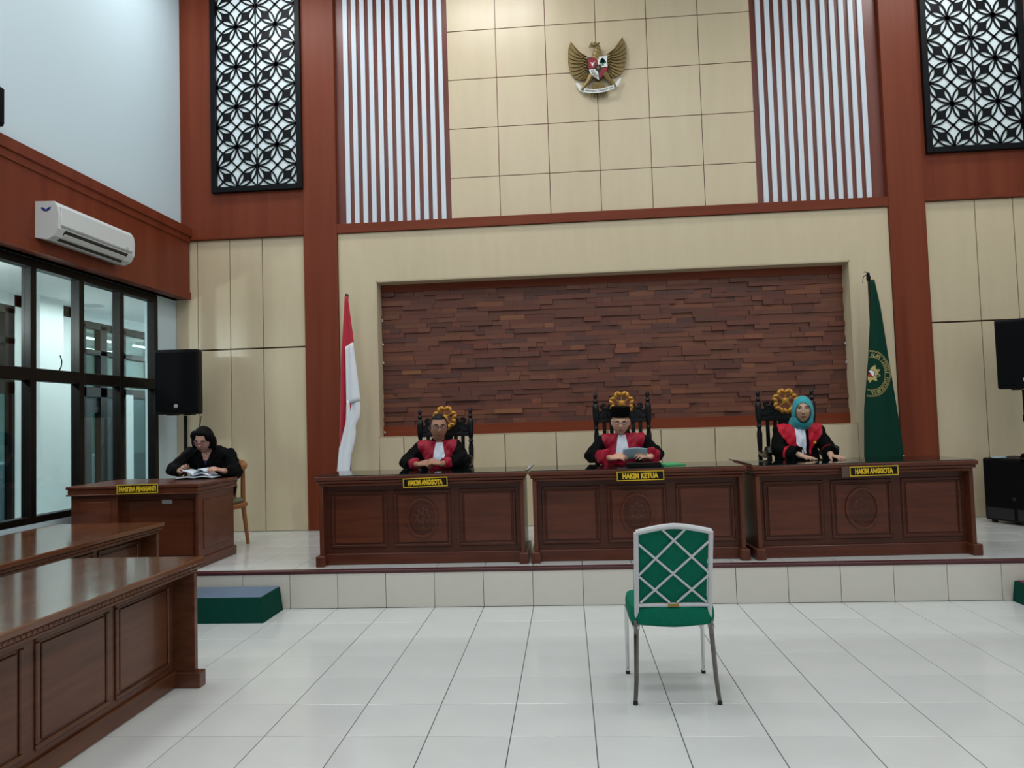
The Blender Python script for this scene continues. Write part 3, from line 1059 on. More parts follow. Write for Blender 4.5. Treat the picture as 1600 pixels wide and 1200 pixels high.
MB().box(hx0 + .02, -.13, .02, .04, 0, .085, .006).build('plinth', 'clerk_wood', t)
MB().box(.23, .32, .094, .1, H - .175, H - .14).build('sticker', 'sticker', t)


# ---- name plates
def plate(txt, label, loc, wd, ht, rz=0, tilt=0, dim=False, acrylic=False, tw=.78):
    t = thing('name_plate', label, 'name plate', loc, rz, 'desk name plates')
    t.rotation_euler = (0, tilt, rz)
    MB().box(-wd / 2, wd / 2, -.004, .0, -ht / 2, ht / 2).build('board', 'plate_black', t)
    b = MB()
    e = .0075
    for x0, x1, z0, z1 in ((-wd / 2, wd / 2, ht / 2 - e, ht / 2), (-wd / 2, wd / 2, -ht / 2, -ht / 2 + e), (-wd / 2, -wd / 2 + e, -ht / 2 + e, ht / 2 - e), (wd / 2 - e, wd / 2, -ht / 2 + e, ht / 2 - e)):
        b.box(x0, x1, -.006, -.003, z0, z1)
    b.build('border', 'brass_yellow', t)
    vs, fs = text_mesh(txt, wd * tw, ht * .58, .055)
    MB().add([(x, -.0052, z) for x, z in vs], fs).build('lettering', 'letter_yellow', t)
    if acrylic:
        MB().box(-wd / 2 - .06, wd / 2, 0, .003, -ht / 2 - .006, ht / 2 + .004).build('acrylic_back', 'acrylic', t)


plate('HAKIM ANGGOTA', 'black and yellow HAKIM ANGGOTA plate on the desk near the red and white flag', (-1.279, .174, .996), .375, .078, .006, radians(-1.3))
plate('HAKIM KETUA', 'black and yellow HAKIM KETUA plate on the middle desk', (.498, .174, 1.007), .383, .078, -.009, radians(-.5), tw=.76)
plate('HAKIM ANGGOTA', 'black and yellow HAKIM ANGGOTA plate with clear backing near the green flag', (2.35, .185, .999), .383, .078, .036, radians(-.6), acrylic=True)
plate('PANITERA PENGGANTI', 'black and yellow PANITERA PENGGANTI plate on the clerk desk', (-3.787, .19, .998), .37, .08, 0, radians(-.6), tw=.9)

# ---- green steps in front of the platform
t = thing('carpeted_step', 'dark green carpeted step with a blue grey top in front of the platform', 'step', (-2.86, -.185, 0))
MB().add([(-.41, -.2, 0), (.41, -.2, 0), (.41, .2, 0), (-.41, .2, 0), (-.385, -.17, .185), (.385, -.17, .185), (.385, .2, .185), (-.385, .2, .185)],
         [(3, 2, 1, 0), (0, 1, 5, 4), (1, 2, 6, 5), (2, 3, 7, 6), (3, 0, 4, 7), (4, 5, 6, 7)]).build('carpeted_body', 'green_carpet', t)
MB().box(-.38, .38, -.165, .195, .185, .193, .003).build('top_mat', 'step_mat', t)
t = thing('carpeted_step', 'dark green carpeted step with a maroon top in front of the platform', 'step', (3.68, -.18, 0))
MB().add([(-.42, -.2, 0), (.42, -.2, 0), (.42, .2, 0), (-.42, .2, 0), (-.40, -.17, .15), (.40, -.17, .15), (.40, .2, .15), (-.40, .2, .15)],
         [(3, 2, 1, 0), (0, 1, 5, 4), (1, 2, 6, 5), (2, 3, 7, 6), (3, 0, 4, 7), (4, 5, 6, 7)]).build('carpeted_body', 'green_carpet', t)
MB().box(-.385, .385, -.155, .19, .15, .158, .003).build('top_mat', 'maroon_mat', t)


# ---- the green banquet chair
def banquet_chair():
    t = thing('banquet_chair', 'green banquet chair with silver lattice back alone on the tile floor', 'chair', (.437, -1.78, 0))
    lean = lambda z: -.19 - (z - .42) * .30     # y of the back plane

    def B(x, z, off=0.0):
        return (x, lean(z) + off, z)
    # back frame
    fr = MB()
    ow, iw = .198, .176
    zt, zp, zb_ = .905, .937, .505
    fr.tube([B(-.188, .40), B(-.188, .6), B(-.188, .8), B(-.188, .90)], .013, 8)
    fr.tube([B(.188, .40), B(.188, .6), B(.188, .8), B(.188, .90)], .013, 8)
    arcp = [B(-.188 + .376 * k / 12, .90 + .032 * (1 - abs(2 * k / 12 - 1) ** 1.5)) for k in range(13)]
    fr.tube(arcp, .015, 8)
    fr.tube([B(-.188, zb_), B(.188, zb_)], .0115, 8)
    bf = fr.build('back_frame', 'chair_silver', t, True)
    # lattice
    k_ = .000863
    cx0 = 405
    zz = lambda y: .905 - (y - 118) * k_ * 1.005

    def bar(a, b):
        (x0, y0), (x1, y1) = a, b
        p0, p1 = B((x0 - cx0) * k_, zz(y0), -.004), B((x1 - cx0) * k_, zz(y1), -.004)
        MB().tube([p0, p1], .0062, 8).build('lattice_bar', 'chair_silver', bf, True)
    for a, b in (((340, 108), (622, 385)), ((200, 195), (600, 560)), ((200, 395), (382, 562)), ((472, 108), (200, 388)), ((620, 175), (210, 562)), ((620, 385), (428, 562))):
        bar(a, b)
    # back cushion
    rows = []
    c = MB()
    pts = [(-.172, .515), (.172, .515), (.172, .893), (.09, .905), (0, .917), (-.09, .905), (-.172, .893)]
    n = len(pts)
    vs = [B(x, z, .006) for x, z in pts] + [B(x, z, .035) for x, z in pts] + [B(0, .7, .0), B(0, .7, .055)]
    fs = [(i, (i + 1) % n, (i + 1) % n + n, i + n) for i in range(n)] + [(i, 2 * n, (i + 1) % n) for i in range(n)] + [(i + n, (i + 1) % n + n, 2 * n + 1) for i in range(n)]
    c.add(vs, fs)
    c.build('back_cushion', 'green_fabric', t, True)
    MB().box(-.028, .028, -.003, .001, -.007, .007, 0, Matrix.Translation(B(0, zb_, -.0125)) @ Matrix.Rotation(radians(-17), 4, 'X')).build('maker_plate', 'gold', t)
    # seat: padded, rounded
    s = MB()
    rings = []
    zs = [(.395, .9), (.405, .985), (.43, 1.0), (.462, 1.0), (.487, .97), (.497, .86), (.50, .5), (.50, .05)]
    for z, k in zs:
        ring = []
        for q in range(36):
            a = 2 * pi * q / 36
            ca, sa = cos(a), sin(a)
            e = .38
            x = .226 * k * math.copysign(abs(ca) ** e, ca)
            y = .232 * k * math.copysign(abs(sa) ** e, sa)
            ring.append((x, y, z))
        rings.append(ring)
    nq = 36
    vs = [p for r_ in rings for p in r_]
    fs = [(i * nq + q, i * nq + (q + 1) % nq, (i + 1) * nq + (q + 1) % nq, (i + 1) * nq + q) for i in range(len(rings) - 1) for q in range(nq)]
    fs += [tuple(range(nq - 1, -1, -1)), tuple((len(rings) - 1) * nq + q for q in range(nq))]
    s.add(vs, fs)
    s.build('seat', 'green_fabric', t, True)
    # cushion skirt hanging under the back rail
    sk = MB()
    sk.sheet([[(x, -.213 - .01 * (1 - abs(x) / .17), z - .012 * (1 - (x / .17) ** 2) * (1 if z < .42 else 0)) for x in [-.17 + .034 * q for q in range(11)]] for z in (.495, .465, .43, .405)])
    sk.build('seat_skirt', 'green_fabric', t, True, solid=.008)
    # chrome legs and rails
    for s_ in (-1, 1):
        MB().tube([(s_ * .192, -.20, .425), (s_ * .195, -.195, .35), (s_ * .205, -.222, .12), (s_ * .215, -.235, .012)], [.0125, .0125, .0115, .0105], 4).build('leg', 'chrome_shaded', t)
        MB().tube([(s_ * .214, .20, .40), (s_ * .216, .215, .2), (s_ * .217, .235, .012)], [.0125, .0115, .0105], 8).build('leg', 'chrome', t, True)
        MB().tube([(s_ * .205, -.195, .385), (s_ * .214, .205, .39)], .010, 8).build('side_rail', 'chrome', t, True)
        MB().tube([(s_ * .188, lean(.40), .40), (s_ * .192, -.195, .375)], .015, 8).build('bracket', 'chrome', t, True)
        for y, x in ((-.236, .2152), (.2355, .217)):
            MB().lathe([(.012, 0), (.0125, .014), (.011, .02)], 10, (s_ * x, y, 0)).build('rubber_foot', 'rubber', t)


banquet_chair()


# ---- loudspeakers
def speaker(name, label, loc, rz, wd=.47, ht=.69, dp=.36, zb_=0.0):
    t = thing(name, label, 'speaker', loc, rz, 'loudspeakers on stands')
    pl = [(-wd / 2, 0), (wd / 2, 0), (wd / 2, .1), (wd * .3, dp), (-wd * .3, dp), (-wd / 2, .1)]
    m_ = MB().prism(pl, 0, ht, 'xy').build('cabinet', 'black_plastic', t)
    md = m_.modifiers.new('bevel', 'BEVEL')
    md.width = .02
    md.segments = 3
    MB().box(-wd / 2 + .02, wd / 2 - .02, -.008, .002, .03, ht - .03, .006).build('grille', 'speaker_mesh', t)
    MB().lathe([(.0, 0), (.02, 0), (.022, .004), (.016, .006)], 14, T=Matrix.Translation((0, -.008, .085)) @ Matrix.Rotation(radians(90), 4, 'X')).build('round_badge', 'logo_grey', t)
    MB().box(-wd * .28, -wd * .1, .06, .2, -.012, 0, .004).box(wd * .1, wd * .28, .06, .2, -.012, 0, .004).build('rubber_feet', 'rubber', t)
    return t


def stand(label, loc, h):
    t = thing('speaker_stand', label, 'speaker stand', loc, 0, 'speaker stands')
    MB().tube([(0, 0, .25), (0, 0, h)], .018, 10).build('pole', 'black_plastic', t)
    MB().lathe([(.03, .55), (.034, .56), (.034, .66), (.03, .67)], 10).build('collar', 'black_plastic', t)
    for k in range(3):
        a = 2 * pi * k / 3 + .5
        MB().tube([(.03 * cos(a), .03 * sin(a), .6), (.3 * cos(a), .3 * sin(a), .012)], .011, 8).build('leg', 'black_plastic', t)
        MB().tube([(.016 * cos(a), .016 * sin(a), .3), (.17 * cos(a), .17 * sin(a), .3)], .008, 8).build('brace', 'black_plastic', t)


speaker('loudspeaker', 'black loudspeaker on a stand behind the clerk', (-4.215, 1.62, 1.662), radians(6))
stand('black tripod stand of the loudspeaker behind the clerk', (-4.2, 1.78, RISE), 1.34)
speaker('loudspeaker', 'black loudspeaker on a stand above the subwoofer', (4.39, 1.60, 1.65), radians(-36))
t = thing('speaker_pole', 'black pole rising from the subwoofer to the loudspeaker', 'speaker pole', (4.48, 1.79, RISE + .655), 0, 'speaker stands')
MB().tube([(0, 0, 0), (0, 0, .68)], .018, 10).build('tube', 'black_plastic', t)
MB().lathe([(.04, 0), (.042, .012), (.024, .03)], 14).build('socket', 'black_plastic', t)
MB().lathe([(.024, .36), (.026, .37), (.026, .42), (.024, .43)], 10).build('collar', 'black_plastic', t)
cb = MB()
cb.tube([(-4.13, 1.99, 1.64), (-4.13, 1.95, 1.5), (-4.10, 1.86, 1.3), (-4.16, 1.8, 1.12), (-4.27, 1.62, .92), (-4.33, 1.6, .5), (-4.3, 1.7, RISE + .01)], .005, 6)
tag(cb.build('speaker_cable', 'cable', None, True), 'thin black cable hanging from the loudspeaker behind the clerk', 'cable')
t = thing('subwoofer', 'large black subwoofer on the platform beside the judge desk', 'subwoofer', (4.28, 1.70, RISE), radians(-66))
MB().box(-.33, .33, 0, .45, .03, .655, .015).build('cabinet', 'black_plastic', t)
MB().box(-.31, .31, -.012, .004, .18, .635, .006).build('grille', 'speaker_mesh', t)
MB().box(-.3, -.02, -.006, .01, .05, .16, .004).box(.02, .3, -.006, .01, .05, .16, .004).build('bass_port', 'ac_dark', t)
MB().lathe([(.0, 0), (.018, 0), (.02, .004), (.014, .006)], 12, T=Matrix.Translation((0, -.012, .26)) @ Matrix.Rotation(radians(90), 4, 'X')).build('round_badge', 'rubber', t)
for x in (-.27, .27):
    for y in (.06, .40):
        MB().lathe([(.025, 0), (.028, .03)], 10, (x, y, 0)).build('foot', 'rubber', t)
t = thing('round_hat', 'round black cap lying on the subwoofer', 'cap', (4.42, 1.58, RISE + .655))
MB().lathe([(.12, 0), (.125, .015), (.11, .05), (.07, .062), (.01, .064)], 20).build('crown', 'velvet', t, True)
MB().lathe([(.128, .0), (.13, .012), (.124, .016)], 20).build('band', 'rubber', t, True)
c = MB().box(-.06, .06, -.03, .03, 0, .012, .004).build('small_cloth', 'paper_blue')
c.location = (4.25, 1.88, RISE + .655)
tag(c, 'small pale blue folded cloth on the subwoofer', 'cloth')


# ---- flags
def flag_base(t, h, x=0, y=0, finial=True):
    MB().tube([(x, y, .03), (x, y, h)], .012, 10).build('pole', 'pole_wood', t, True)
    MB().lathe([(.16, 0), (.16, .015), (.05, .03), (.025, .08), (.02, .12)], 18, (x, y, 0)).build('stand_base', 'black_plastic', t, True)


def edge_sheet(mb_, zs, lf, rf, yf, nu=10):
    rows = []
    for z in zs:
        a, b = interp(lf, z), interp(rf, z)
        rows.append([(a + (b - a) * u / nu, yf(u / nu, z), z) for u in range(nu + 1)])
    mb_.sheet(rows)


def zrange(a, b, n):
    return [a + (b - a) * k / n for k in range(n + 1)]


t = thing('national_flag', 'red and white flag hanging on a pole beside the wood niche', 'flag', (-2.495, 2.12, RISE))
flag_base(t, 2.60)
MB().lathe([(.017, 2.585), (.02, 2.59), (.02, 2.64), (.012, 2.652)], 12).build('pole_cap', 'black_plastic', t)
MB().ell((.004, -.018, 2.622), (.008, .004, .012), 8, 6).build('cap_screw', 'grey_metal', t)
LX = lambda tab: [(z - RISE, x + 2.495) for z, x in tab]
wav = lambda amp, fr, ph, base: (lambda u, z: base + amp * sin(fr * u + ph + z * 1.6) * min(1, max(.15, (2.7 - z) * .8)))
left = LX([(.75, -2.65), (.972, -2.636), (1.239, -2.609), (1.664, -2.593), (2.233, -2.567), (2.662, -2.53), (2.93, -2.512)])
q = MB()
edge_sheet(q, zrange(1.25 - RISE, 2.93 - RISE, 26), left, LX([(1.25, -2.56), (1.7, -2.46), (2.36, -2.43), (2.407, -2.419), (2.933, -2.478)]), wav(.018, 9, .3, -.02))
q.build('red_cloth', 'flag_red', t, True, .004)
q = MB()
rows = []
for k in range(17):
    v = k / 16
    xl, xr = -2.507 - .005 * v, -2.419 + .067 * v
    zl, zr = 2.36 - .64 * v, 2.407 - .645 * v
    rows.append([(xl + (xr - xl) * u / 8 + 2.495, -.052 + .014 * sin(u / 8 * 7 + v), zl + (zr - zl) * u / 8 - RISE) for u in range(9)])
q.sheet(rows)
q.build('white_fold', 'flag_white', t, True, .004)
q = MB()
edge_sheet(q, zrange(.72 - RISE, 1.76 - RISE, 24), LX([(.72, -2.66), (.97, -2.636), (1.239, -2.606), (1.3, -2.585), (1.52, -2.523), (1.718, -2.512), (1.8, -2.51)]),
           LX([(.72, -2.49), (.968, -2.491), (1.151, -2.473), (1.305, -2.427), (1.40, -2.412), (1.482, -2.42), (1.586, -2.363), (1.7, -2.355), (1.8, -2.37)]), wav(.009, 11, 1.2, -.036))
q.build('white_cloth', 'flag_white', t, True, .004)

t = thing('court_flag', 'green court flag with a gold emblem on a pole beside the wood niche', 'flag', (3.17, 2.13, RISE))
flag_base(t, 2.56)
fin = MB().lathe([(.012, 2.55), (.022, 2.56), (.022, 2.6), (.014, 2.61), (.018, 2.625), (.008, 2.64)], 10)
fin.tube([(-.01, 0, 2.62), (-.05, 0, 2.60), (-.065, 0, 2.53)], [.006, .004, .002], 6)
fin.tube([(0, 0, 2.63), (-.03, 0, 2.65), (-.05, 0, 2.645)], [.006, .004, .002], 6)
fin.build('finial', 'black_plastic', t)
MB().ell((.032, -.02, 2.53), (.014, .012, .045), 8, 8).build('gold_tie', 'fringe_gold', t, True)
LX = lambda tab: [(z - RISE, x - 3.17) for z, x in tab]
gl = LX([(.75, 3.0), (.985, 3.015), (1.488, 3.041), (2.027, 3.108), (2.604, 3.160), (2.86, 3.166)])
gr = LX([(.75, 3.445), (.974, 3.424), (1.343, 3.392), (1.748, 3.348), (2.02, 3.317), (2.566, 3.26), (2.861, 3.212)])


def gy(u, z):
    return -.045 + .016 * sin(u * 7.5 + z * .8) * min(1, max(.1, (2.6 - z) * .7))


q = MB()
edge_sheet(q, zrange(.78 - RISE, 2.86 - RISE, 40), gl, gr, gy, 16)
q.build('green_cloth', 'flag_green', t, True, .004)
MB().tube([(interp(gr, .95 - RISE) - .02 * k / 3, gy(1, .65) - .004, .665 + .015 * k) for k in range(3)], [.006, .014, .004], 6).build('gold_fringe', 'fringe_gold', t)
ECX, ECZ, ERX, ERZ = 3.124 - 3.17, 1.866 - RISE, .205, .245


def on_cloth(x, z, off):
    a, b = interp(gl, z), interp(gr, z)
    u = (x - a) / (b - a)
    return u, (x, gy(min(1, max(0, u)), z) - off, z)


def cloth_poly(mb_, pts, fs, off):
    """keep only faces that lie on the visible cloth"""
    res = [on_cloth(x, z, off) for x, z in pts]
    keep = [f for f in fs if all(0.02 <= res[i][0] <= .99 for i in f)]
    if keep:
        idx = sorted({i for f in keep for i in f})
        mp = {i: k for k, i in enumerate(idx)}
        mb_.add([res[i][1] for i in idx], [tuple(mp[i] for i in f) for f in keep])


q = MB()
for r0, r1 in ((.985, 1.0), (.945, .96), (.70, .72)):
    n = 120
    pts = [(ECX + ERX * r_ * cos(2 * pi * k / n), ECZ + ERZ * r_ * sin(2 * pi * k / n)) for r_ in (r0, r1) for k in range(n)]
    cloth_poly(q, pts, [(k, (k + 1) % n, n + (k + 1) % n, n + k) for k in range(n)], .004)
ns = 9
for k in range(ns):
    a = 2 * pi * k / ns + .35
    d = Vector((cos(a), sin(a)))
    p = Vector((-d.y, d.x))
    c0 = Vector((ECX, ECZ))
    tri = [c0 + d * .036 + p * .026, c0 + d * .036 - p * .026, c0 + d * .068 - p * .020, c0 + d * .10 + p * .006, c0 + d * .062 + p * .022]
    cloth_poly(q, [tuple(v) for v in tri], [(0, 1, 2, 3, 4)], .0045)
em = q.build('emblem_print', 'flag_gold', t)
q = MB()
word = 'PENGADILAN TINGGI YOGYAKARTA'
for k, ch in enumerate(word):
    if ch == ' ' or k < 5:
        continue
    a = radians(131 - 8.1 * k)
    vs, fs = text_mesh(ch, .024 if ch != 'I' else .008, .042, .01)
    cx, cz = ECX + ERX * .83 * cos(a), ECZ + ERZ * .83 * sin(a)
    up = Vector((ERZ * cos(a), ERX * sin(a))).normalized()
    rt_ = Vector((up.y, -up.x))
    pts = [(cx + rt_.x * x + up.x * y, cz + rt_.y * x + up.y * y) for x, y in vs]
    if all(0.02 <= on_cloth(x, z, 0)[0] <= .99 for x, z in pts):
        cloth_poly(q, pts, fs, .0045)
tag(q.build('ring_lettering', 'flag_gold', t), kind='stuff')
for r0, m_, half in ((.04, 'shield_black', 0), (.033, 'flag_red', 1), (.033, 'flag_white', -1)):
    q = MB()
    n = 20
    rng = [(-.5 * pi + pi * k / n) if half == -1 else (.5 * pi + pi * k / n) for k in range(n + 1)] if half else [2 * pi * k / n for k in range(n)]
    pts = [(ECX, ECZ)] + [(ECX + r0 * cos(a + .5), ECZ + r0 * sin(a + .5)) for a in rng]
    cloth_poly(q, pts, [(0, 1 + k, 1 + (k + 1) % (len(pts) - 1)) for k in range(len(pts) - 1 - (1 if half else 0))], .0055 if not half else .0065)
    if q.v:
        q.build('emblem_center', m_, t)


# ---- judges' carved chairs
def judge_chair(label, x, H, y=1.14):
    t = thing('carved_chair', label, 'chair', (x, y, RISE), 0, 'carved black judge chairs')
    yb_ = .25
    k = H / 1.36
    for s_ in (-1, 1):
        prof = [(.024, 0), (.026, .04), (.024, .42), (.03, .44), (.03, .5), (.02, .52), (.026, .58), (.028, .68), (.018, .72), (.024, .74), (.018, .76), (.024, .85),
                (.026, .95), (.017, 1.0), (.025, 1.02), (.017, 1.04), (.022, 1.06), (.029, 1.1), (.031, 1.2), (.029, 1.23), (.016, 1.25), (.023, 1.275), (.012, 1.295), (.021, 1.325), (.014, 1.35), (.003, 1.36)]
        MB().lathe([(r_ * 1.05, z * k) for r_, z in prof], 12, (s_ * .255, yb_, 0)).build('back_post', 'ebony', t, True)
    # rails
    zr = 1.10 * k
    MB().box(-.24, .24, yb_ - .016, yb_ + .016, zr - .03, zr + .012, .006).build('crest_rail', 'ebony', t)
    MB().box(-.24, .24, yb_ - .014, yb_ + .014, .53, .585, .006).build('lower_rail', 'ebony', t)
    for s_ in (-1, 1):
        for xx in (.105, .175):
            MB().box(s_ * xx - .018, s_ * xx + .018, yb_ - .008, yb_ + .008, .58, zr - .03, .003).build('back_slat', 'ebony', t)
        c = MB()
        # carved scrolls between post and gold rosette
        for (cx, cz, r_, a0, a1) in ((.205, zr + .055, .035, -2.6, 2.2), (.15, zr + .075, .04, 0.3, 4.8), (.175, zr + .13, .026, -1.2, 3.2), (.115, zr + .045, .028, -2.8, 1.5)):
            pts = [(s_ * (cx + r_ * (1 - .45 * j / 12) * cos(a0 + (a1 - a0) * j / 12)), yb_ - .004, cz + r_ * (1 - .45 * j / 12) * sin(a0 + (a1 - a0) * j / 12)) for j in range(13)]
            c.tube(pts, [.013] * 10 + [.012, .01, .006], 6)
        c.prism([(s_ * a, b) for a, b in ((.235, zr), (.235, zr + .10), (.205, zr + .075), (.18, zr + .135), (.15, zr + .10), (.13, zr + .155), (.09, zr + .13), (.09, zr))], yb_ - .006, yb_ + .012)
        c.build('carved_scroll', 'ebony', t, True)
    sp = MB()
    sp.prism([(-.07, .585), (.07, .585), (.078, .75), (.05, .88), (.075, zr - .03), (-.075, zr - .03), (-.05, .88), (-.078, .75)], yb_ - .008, yb_ + .008)
    sp.build('carved_splat', 'ebony', t)
    cr = MB()
    cr.prism([(-.14, zr + .01), (.14, zr + .01), (.115, zr + .06), (0, zr + .085), (-.115, zr + .06)], yb_ - .012, yb_ + .014)
    cr.build('crest', 'ebony', t)
    # gold rosette
    rc = zr + .155
    g = MB()
    n = 15
    for j in range(n):
        a = radians(-90) + 2 * pi * j / n
        cx, cz = .098 * cos(a), .098 * sin(a)
        g.ell((0, 0, 0), (.034, .016, .021), 8, 6, Matrix.Translation((cx, yb_ - .02, rc + cz)) @ Matrix.Rotation(-a + (.75 if j % 2 else -.75), 4, 'Y'))
    gold = g.build('gold_rosette', 'carved_gold', t, True)
    c = MB().lathe([(0.001, 0), (.028, 0), (.034, .008), (.02, .016), (.002, .018)], 14, T=Matrix.Translation((0, yb_ - .012, rc)) @ Matrix.Rotation(radians(90), 4, 'X'))
    for a in (35, 145, -40, -140, 90):
        a = radians(a)
        c.tube([(.02 * cos(a), yb_ - .018, rc + .02 * sin(a)), (.088 * cos(a), yb_ - .018, rc + .088 * sin(a))], [.009, .005], 6)
    c.tube([(-.075, yb_ - .018, rc - .085), (0, yb_ - .022, rc - .097), (.075, yb_ - .018, rc - .085)], [.006, .012, .006], 6)
    c.build('rosette_hub', 'carved_gold', gold, True)
    # seat, apron, legs, arms
    MB().box(-.265, .265, -.25, yb_ + .01, .40, .445, .01).build('seat_frame', 'ebony', t)
    MB().box(-.245, .245, -.245, yb_ - .02, .445, .485, .018).build('seat_cushion', 'satin_red', t)
    for s_ in (-1, 1):
        MB().lathe([(.022, 0), (.03, .03), (.02, .08), (.03, .2), (.02, .28), (.034, .33), (.034, .41)], 12, (s_ * .235, -.22, 0)).build('front_leg', 'ebony', t, True)
        MB().lathe([(.018, .44), (.026, .5), (.016, .56), (.024, .65), (.02, .79)], 10, (s_ * .265, -.12, 0)).build('arm_support', 'ebony', t, True)
        a = MB().tube([(s_ * .255, yb_, .80), (s_ * .265, .14, .79), (s_ * .275, 0, .785), (s_ * .285, -.10, .81), (s_ * .29, -.17, .845), (s_ * .292, -.215, .84), (s_ * .292, -.235, .81)],
                      [.022, .024, .027, .032, .036, .034, .022], 10)
        a.ell((s_ * .292, -.2, .815), (.03, .035, .035), 12, 8)
        a.build('arm', 'ebony', t, True)


judge_chair('black carved chair with gold rosette behind the bareheaded judge in glasses', -1.30, 1.325)
judge_chair('taller black carved chair with gold rosette behind the judge in the black cap', .457, 1.435)
judge_chair('black carved chair with gold rosette behind the judge in the turquoise headscarf', 2.028, 1.405)

# ---- clerk's armchair
t = thing('armchair', 'light brown wooden armchair behind the clerk desk', 'chair', (-3.64, 1.30, RISE))
pts = [(.27 * cos(a) * (1.0), .02 + .24 * sin(a), .79 + .05 * max(0, sin(a))) for a in [radians(-20 + 220 * k / 20) for k in range(21)]]
MB().tube([(.285, -.2, .745)] + pts + [(-.285, -.2, .745)], [.024, .03] + [.035] * 19 + [.03, .024], 10).build('arm_rail', 'brown_wood', t, True)
MB().box(-.25, .25, -.24, .2, .38, .43, .012).build('seat_frame', 'brown_wood', t)
MB().box(-.235, .235, -.23, .18, .43, .48, .02).build('seat_cushion', 'seat_cushion', t)
for s_ in (-1, 1):
    MB().tube([(s_ * .24, -.22, 0), (s_ * .245, -.22, .4), (s_ * .262, -.19, .74)], [.018, .024, .02], 8).build('leg', 'brown_wood', t, True)
    MB().tube([(s_ * .25, .19, 0), (s_ * .22, .15, .4), (s_ * .225, .14, .82)], [.018, .026, .022], 8).build('leg', 'brown_wood', t, True)
    MB().tube([(s_ * .10, .225, .46), (s_ * .105, .25, .83)], .014, 8).build('spindle', 'brown_wood', t, True)
MB().box(-.05, .05, .235, .255, .46, .83, .006).build('splat', 'brown_wood', t)


# ---- people
def remesh(mb_, vox, smooth=2):
    me = mb_.mesh('tmp', 'rubber')
    o = bpy.data.objects.new('tmp', me)
    COL.objects.link(o)
    md = o.modifiers.new('r', 'REMESH')
    md.mode = 'VOXEL'
    md.voxel_size = vox
    if smooth:
        sm = o.modifiers.new('s', 'SMOOTH')
        sm.iterations = smooth
        sm.factor = .5
    dg = bpy.context.evaluated_depsgraph_get()
    out = bpy.data.meshes.new_from_object(o.evaluated_get(dg))
    bpy.data.objects.remove(o)
    bpy.data.meshes.remove(me)
    out.materials.clear()
    out.polygons.foreach_set('use_smooth', [True] * len(out.polygons))
    return out


def g2(a, sa, b, sb):
    return math.exp(-((a / sa) ** 2 + (b / sb) ** 2))


def sculpt(dx, dy, dz):
    x, y, z = .079 * dx, .097 * dy, .118 * dz
    if z < 0:
        k = -z / .118
        x *= 1 - .20 * k ** 2.0
        y *= (1 - .06 * k) if y < 0 else (1 - .35 * k)
    ax = abs(x)
    if y < 0:
        d = 0
        d += .022 * g2(x, .0105, z + .026, .013) + .010 * g2(x, .009, z - .002, .02)
        d -= .009 * g2(ax - .031, .014, z - .010, .010)
        d += .005 * g2(ax - .03, .022, z - .032, .008)
        d += .006 * g2(ax - .042, .018, z + .022, .02)
        d += .006 * g2(x, .022, z + .056, .007) - .003 * g2(x, .02, z + .061, .003) + .004 * g2(x, .016, z + .067, .006)
        d += .009 * g2(x, .022, z + .1, .016)
        y -= d
    return x, y, z


def head_grid(nu=88, nv=64, fn=None):
    vs, fs = [], []
    for j in range(nv + 1):
        ph = -pi / 2 + pi * j / nv
        for i in range(nu):
            a = 2 * pi * i / nu
            d = (cos(ph) * cos(a), cos(ph) * sin(a), sin(ph))
            p = sculpt(*d)
            vs.append(fn(p, d) if fn else p)
    for j in range(nv):
        for i in range(nu):
            fs.append((j * nu + i, j * nu + (i + 1) % nu, (j + 1) * nu + (i + 1) % nu, (j + 1) * nu + i))
    return vs, fs


def hand(mb_, wrist, f, n, thumb, curl=(15, 20, 15), spread=6, sc=1.0, curls=None):
    wrist, f = Vector(wrist), Vector(f).normalized()
    n = Vector(n)
    n = (n - f * n.dot(f)).normalized()
    s = f.cross(n) * thumb            # towards the thumb
    lens = (.070, .078, .073, .058)
    for k in range(4):
        off = (.030 - .0195 * k) * sc
        kn = wrist + f * (.088 - .004 * abs(k - 1)) * sc + s * off
        mb_.capsule(wrist + f * .012 + s * off * .6, kn, .0135 * sc, .0105 * sc, 10)
        d = (f + s * math.tan(radians(spread * (1.5 - k)))).normalized()
        p, ang = kn, 0
        cu = curls[k] if curls else curl
        for q, (fr, rr) in enumerate(((.45, .0092), (.31, .0082), (.24, .0072))):
            ang += radians(cu[q])
            dd = d * cos(ang) - n * sin(ang)
            p2 = p + dd * lens[k] * fr * sc
            mb_.capsule(p, p2, rr * sc, (rr - .0008) * sc, 10)
            p = p2
    b = wrist + f * .025 * sc + s * .026 * sc
    m_ = b + (f * .65 + s * .65 - n * .25).normalized() * .042 * sc
    e = m_ + (f * .9 + s * .25 - n * .25).normalized() * .032 * sc
    mb_.capsule(wrist + f * .012, b, .016 * sc, .014 * sc, 10)
    mb_.capsule(b, m_, .0125 * sc, .0105 * sc, 10)
    mb_.capsule(m_, e, .0100 * sc, .0085 * sc, 10)


def split_build(me, classify, mats, parent, push=None):
    buckets = {}
    vco = [v.co for v in me.vertices]
    vno = [v.normal for v in me.vertices]
    for p in me.polygons:
        k = classify(p.center, p.normal)
        if k:
            buckets.setdefault(k, []).append(tuple(p.vertices))
    for k, fs in buckets.items():
        idx = sorted({i for f in fs for i in f})
        mp = {i: j for j, i in enumerate(idx)}
        pu = (push or {}).get(k, 0)
        m_ = MB()
        m_.add([vco[i] + vno[i] * pu for i in idx], [tuple(mp[i] for i in f) for f in fs])
        nm, mt = mats[k]
        m_.build(nm, mt, parent, 'all')


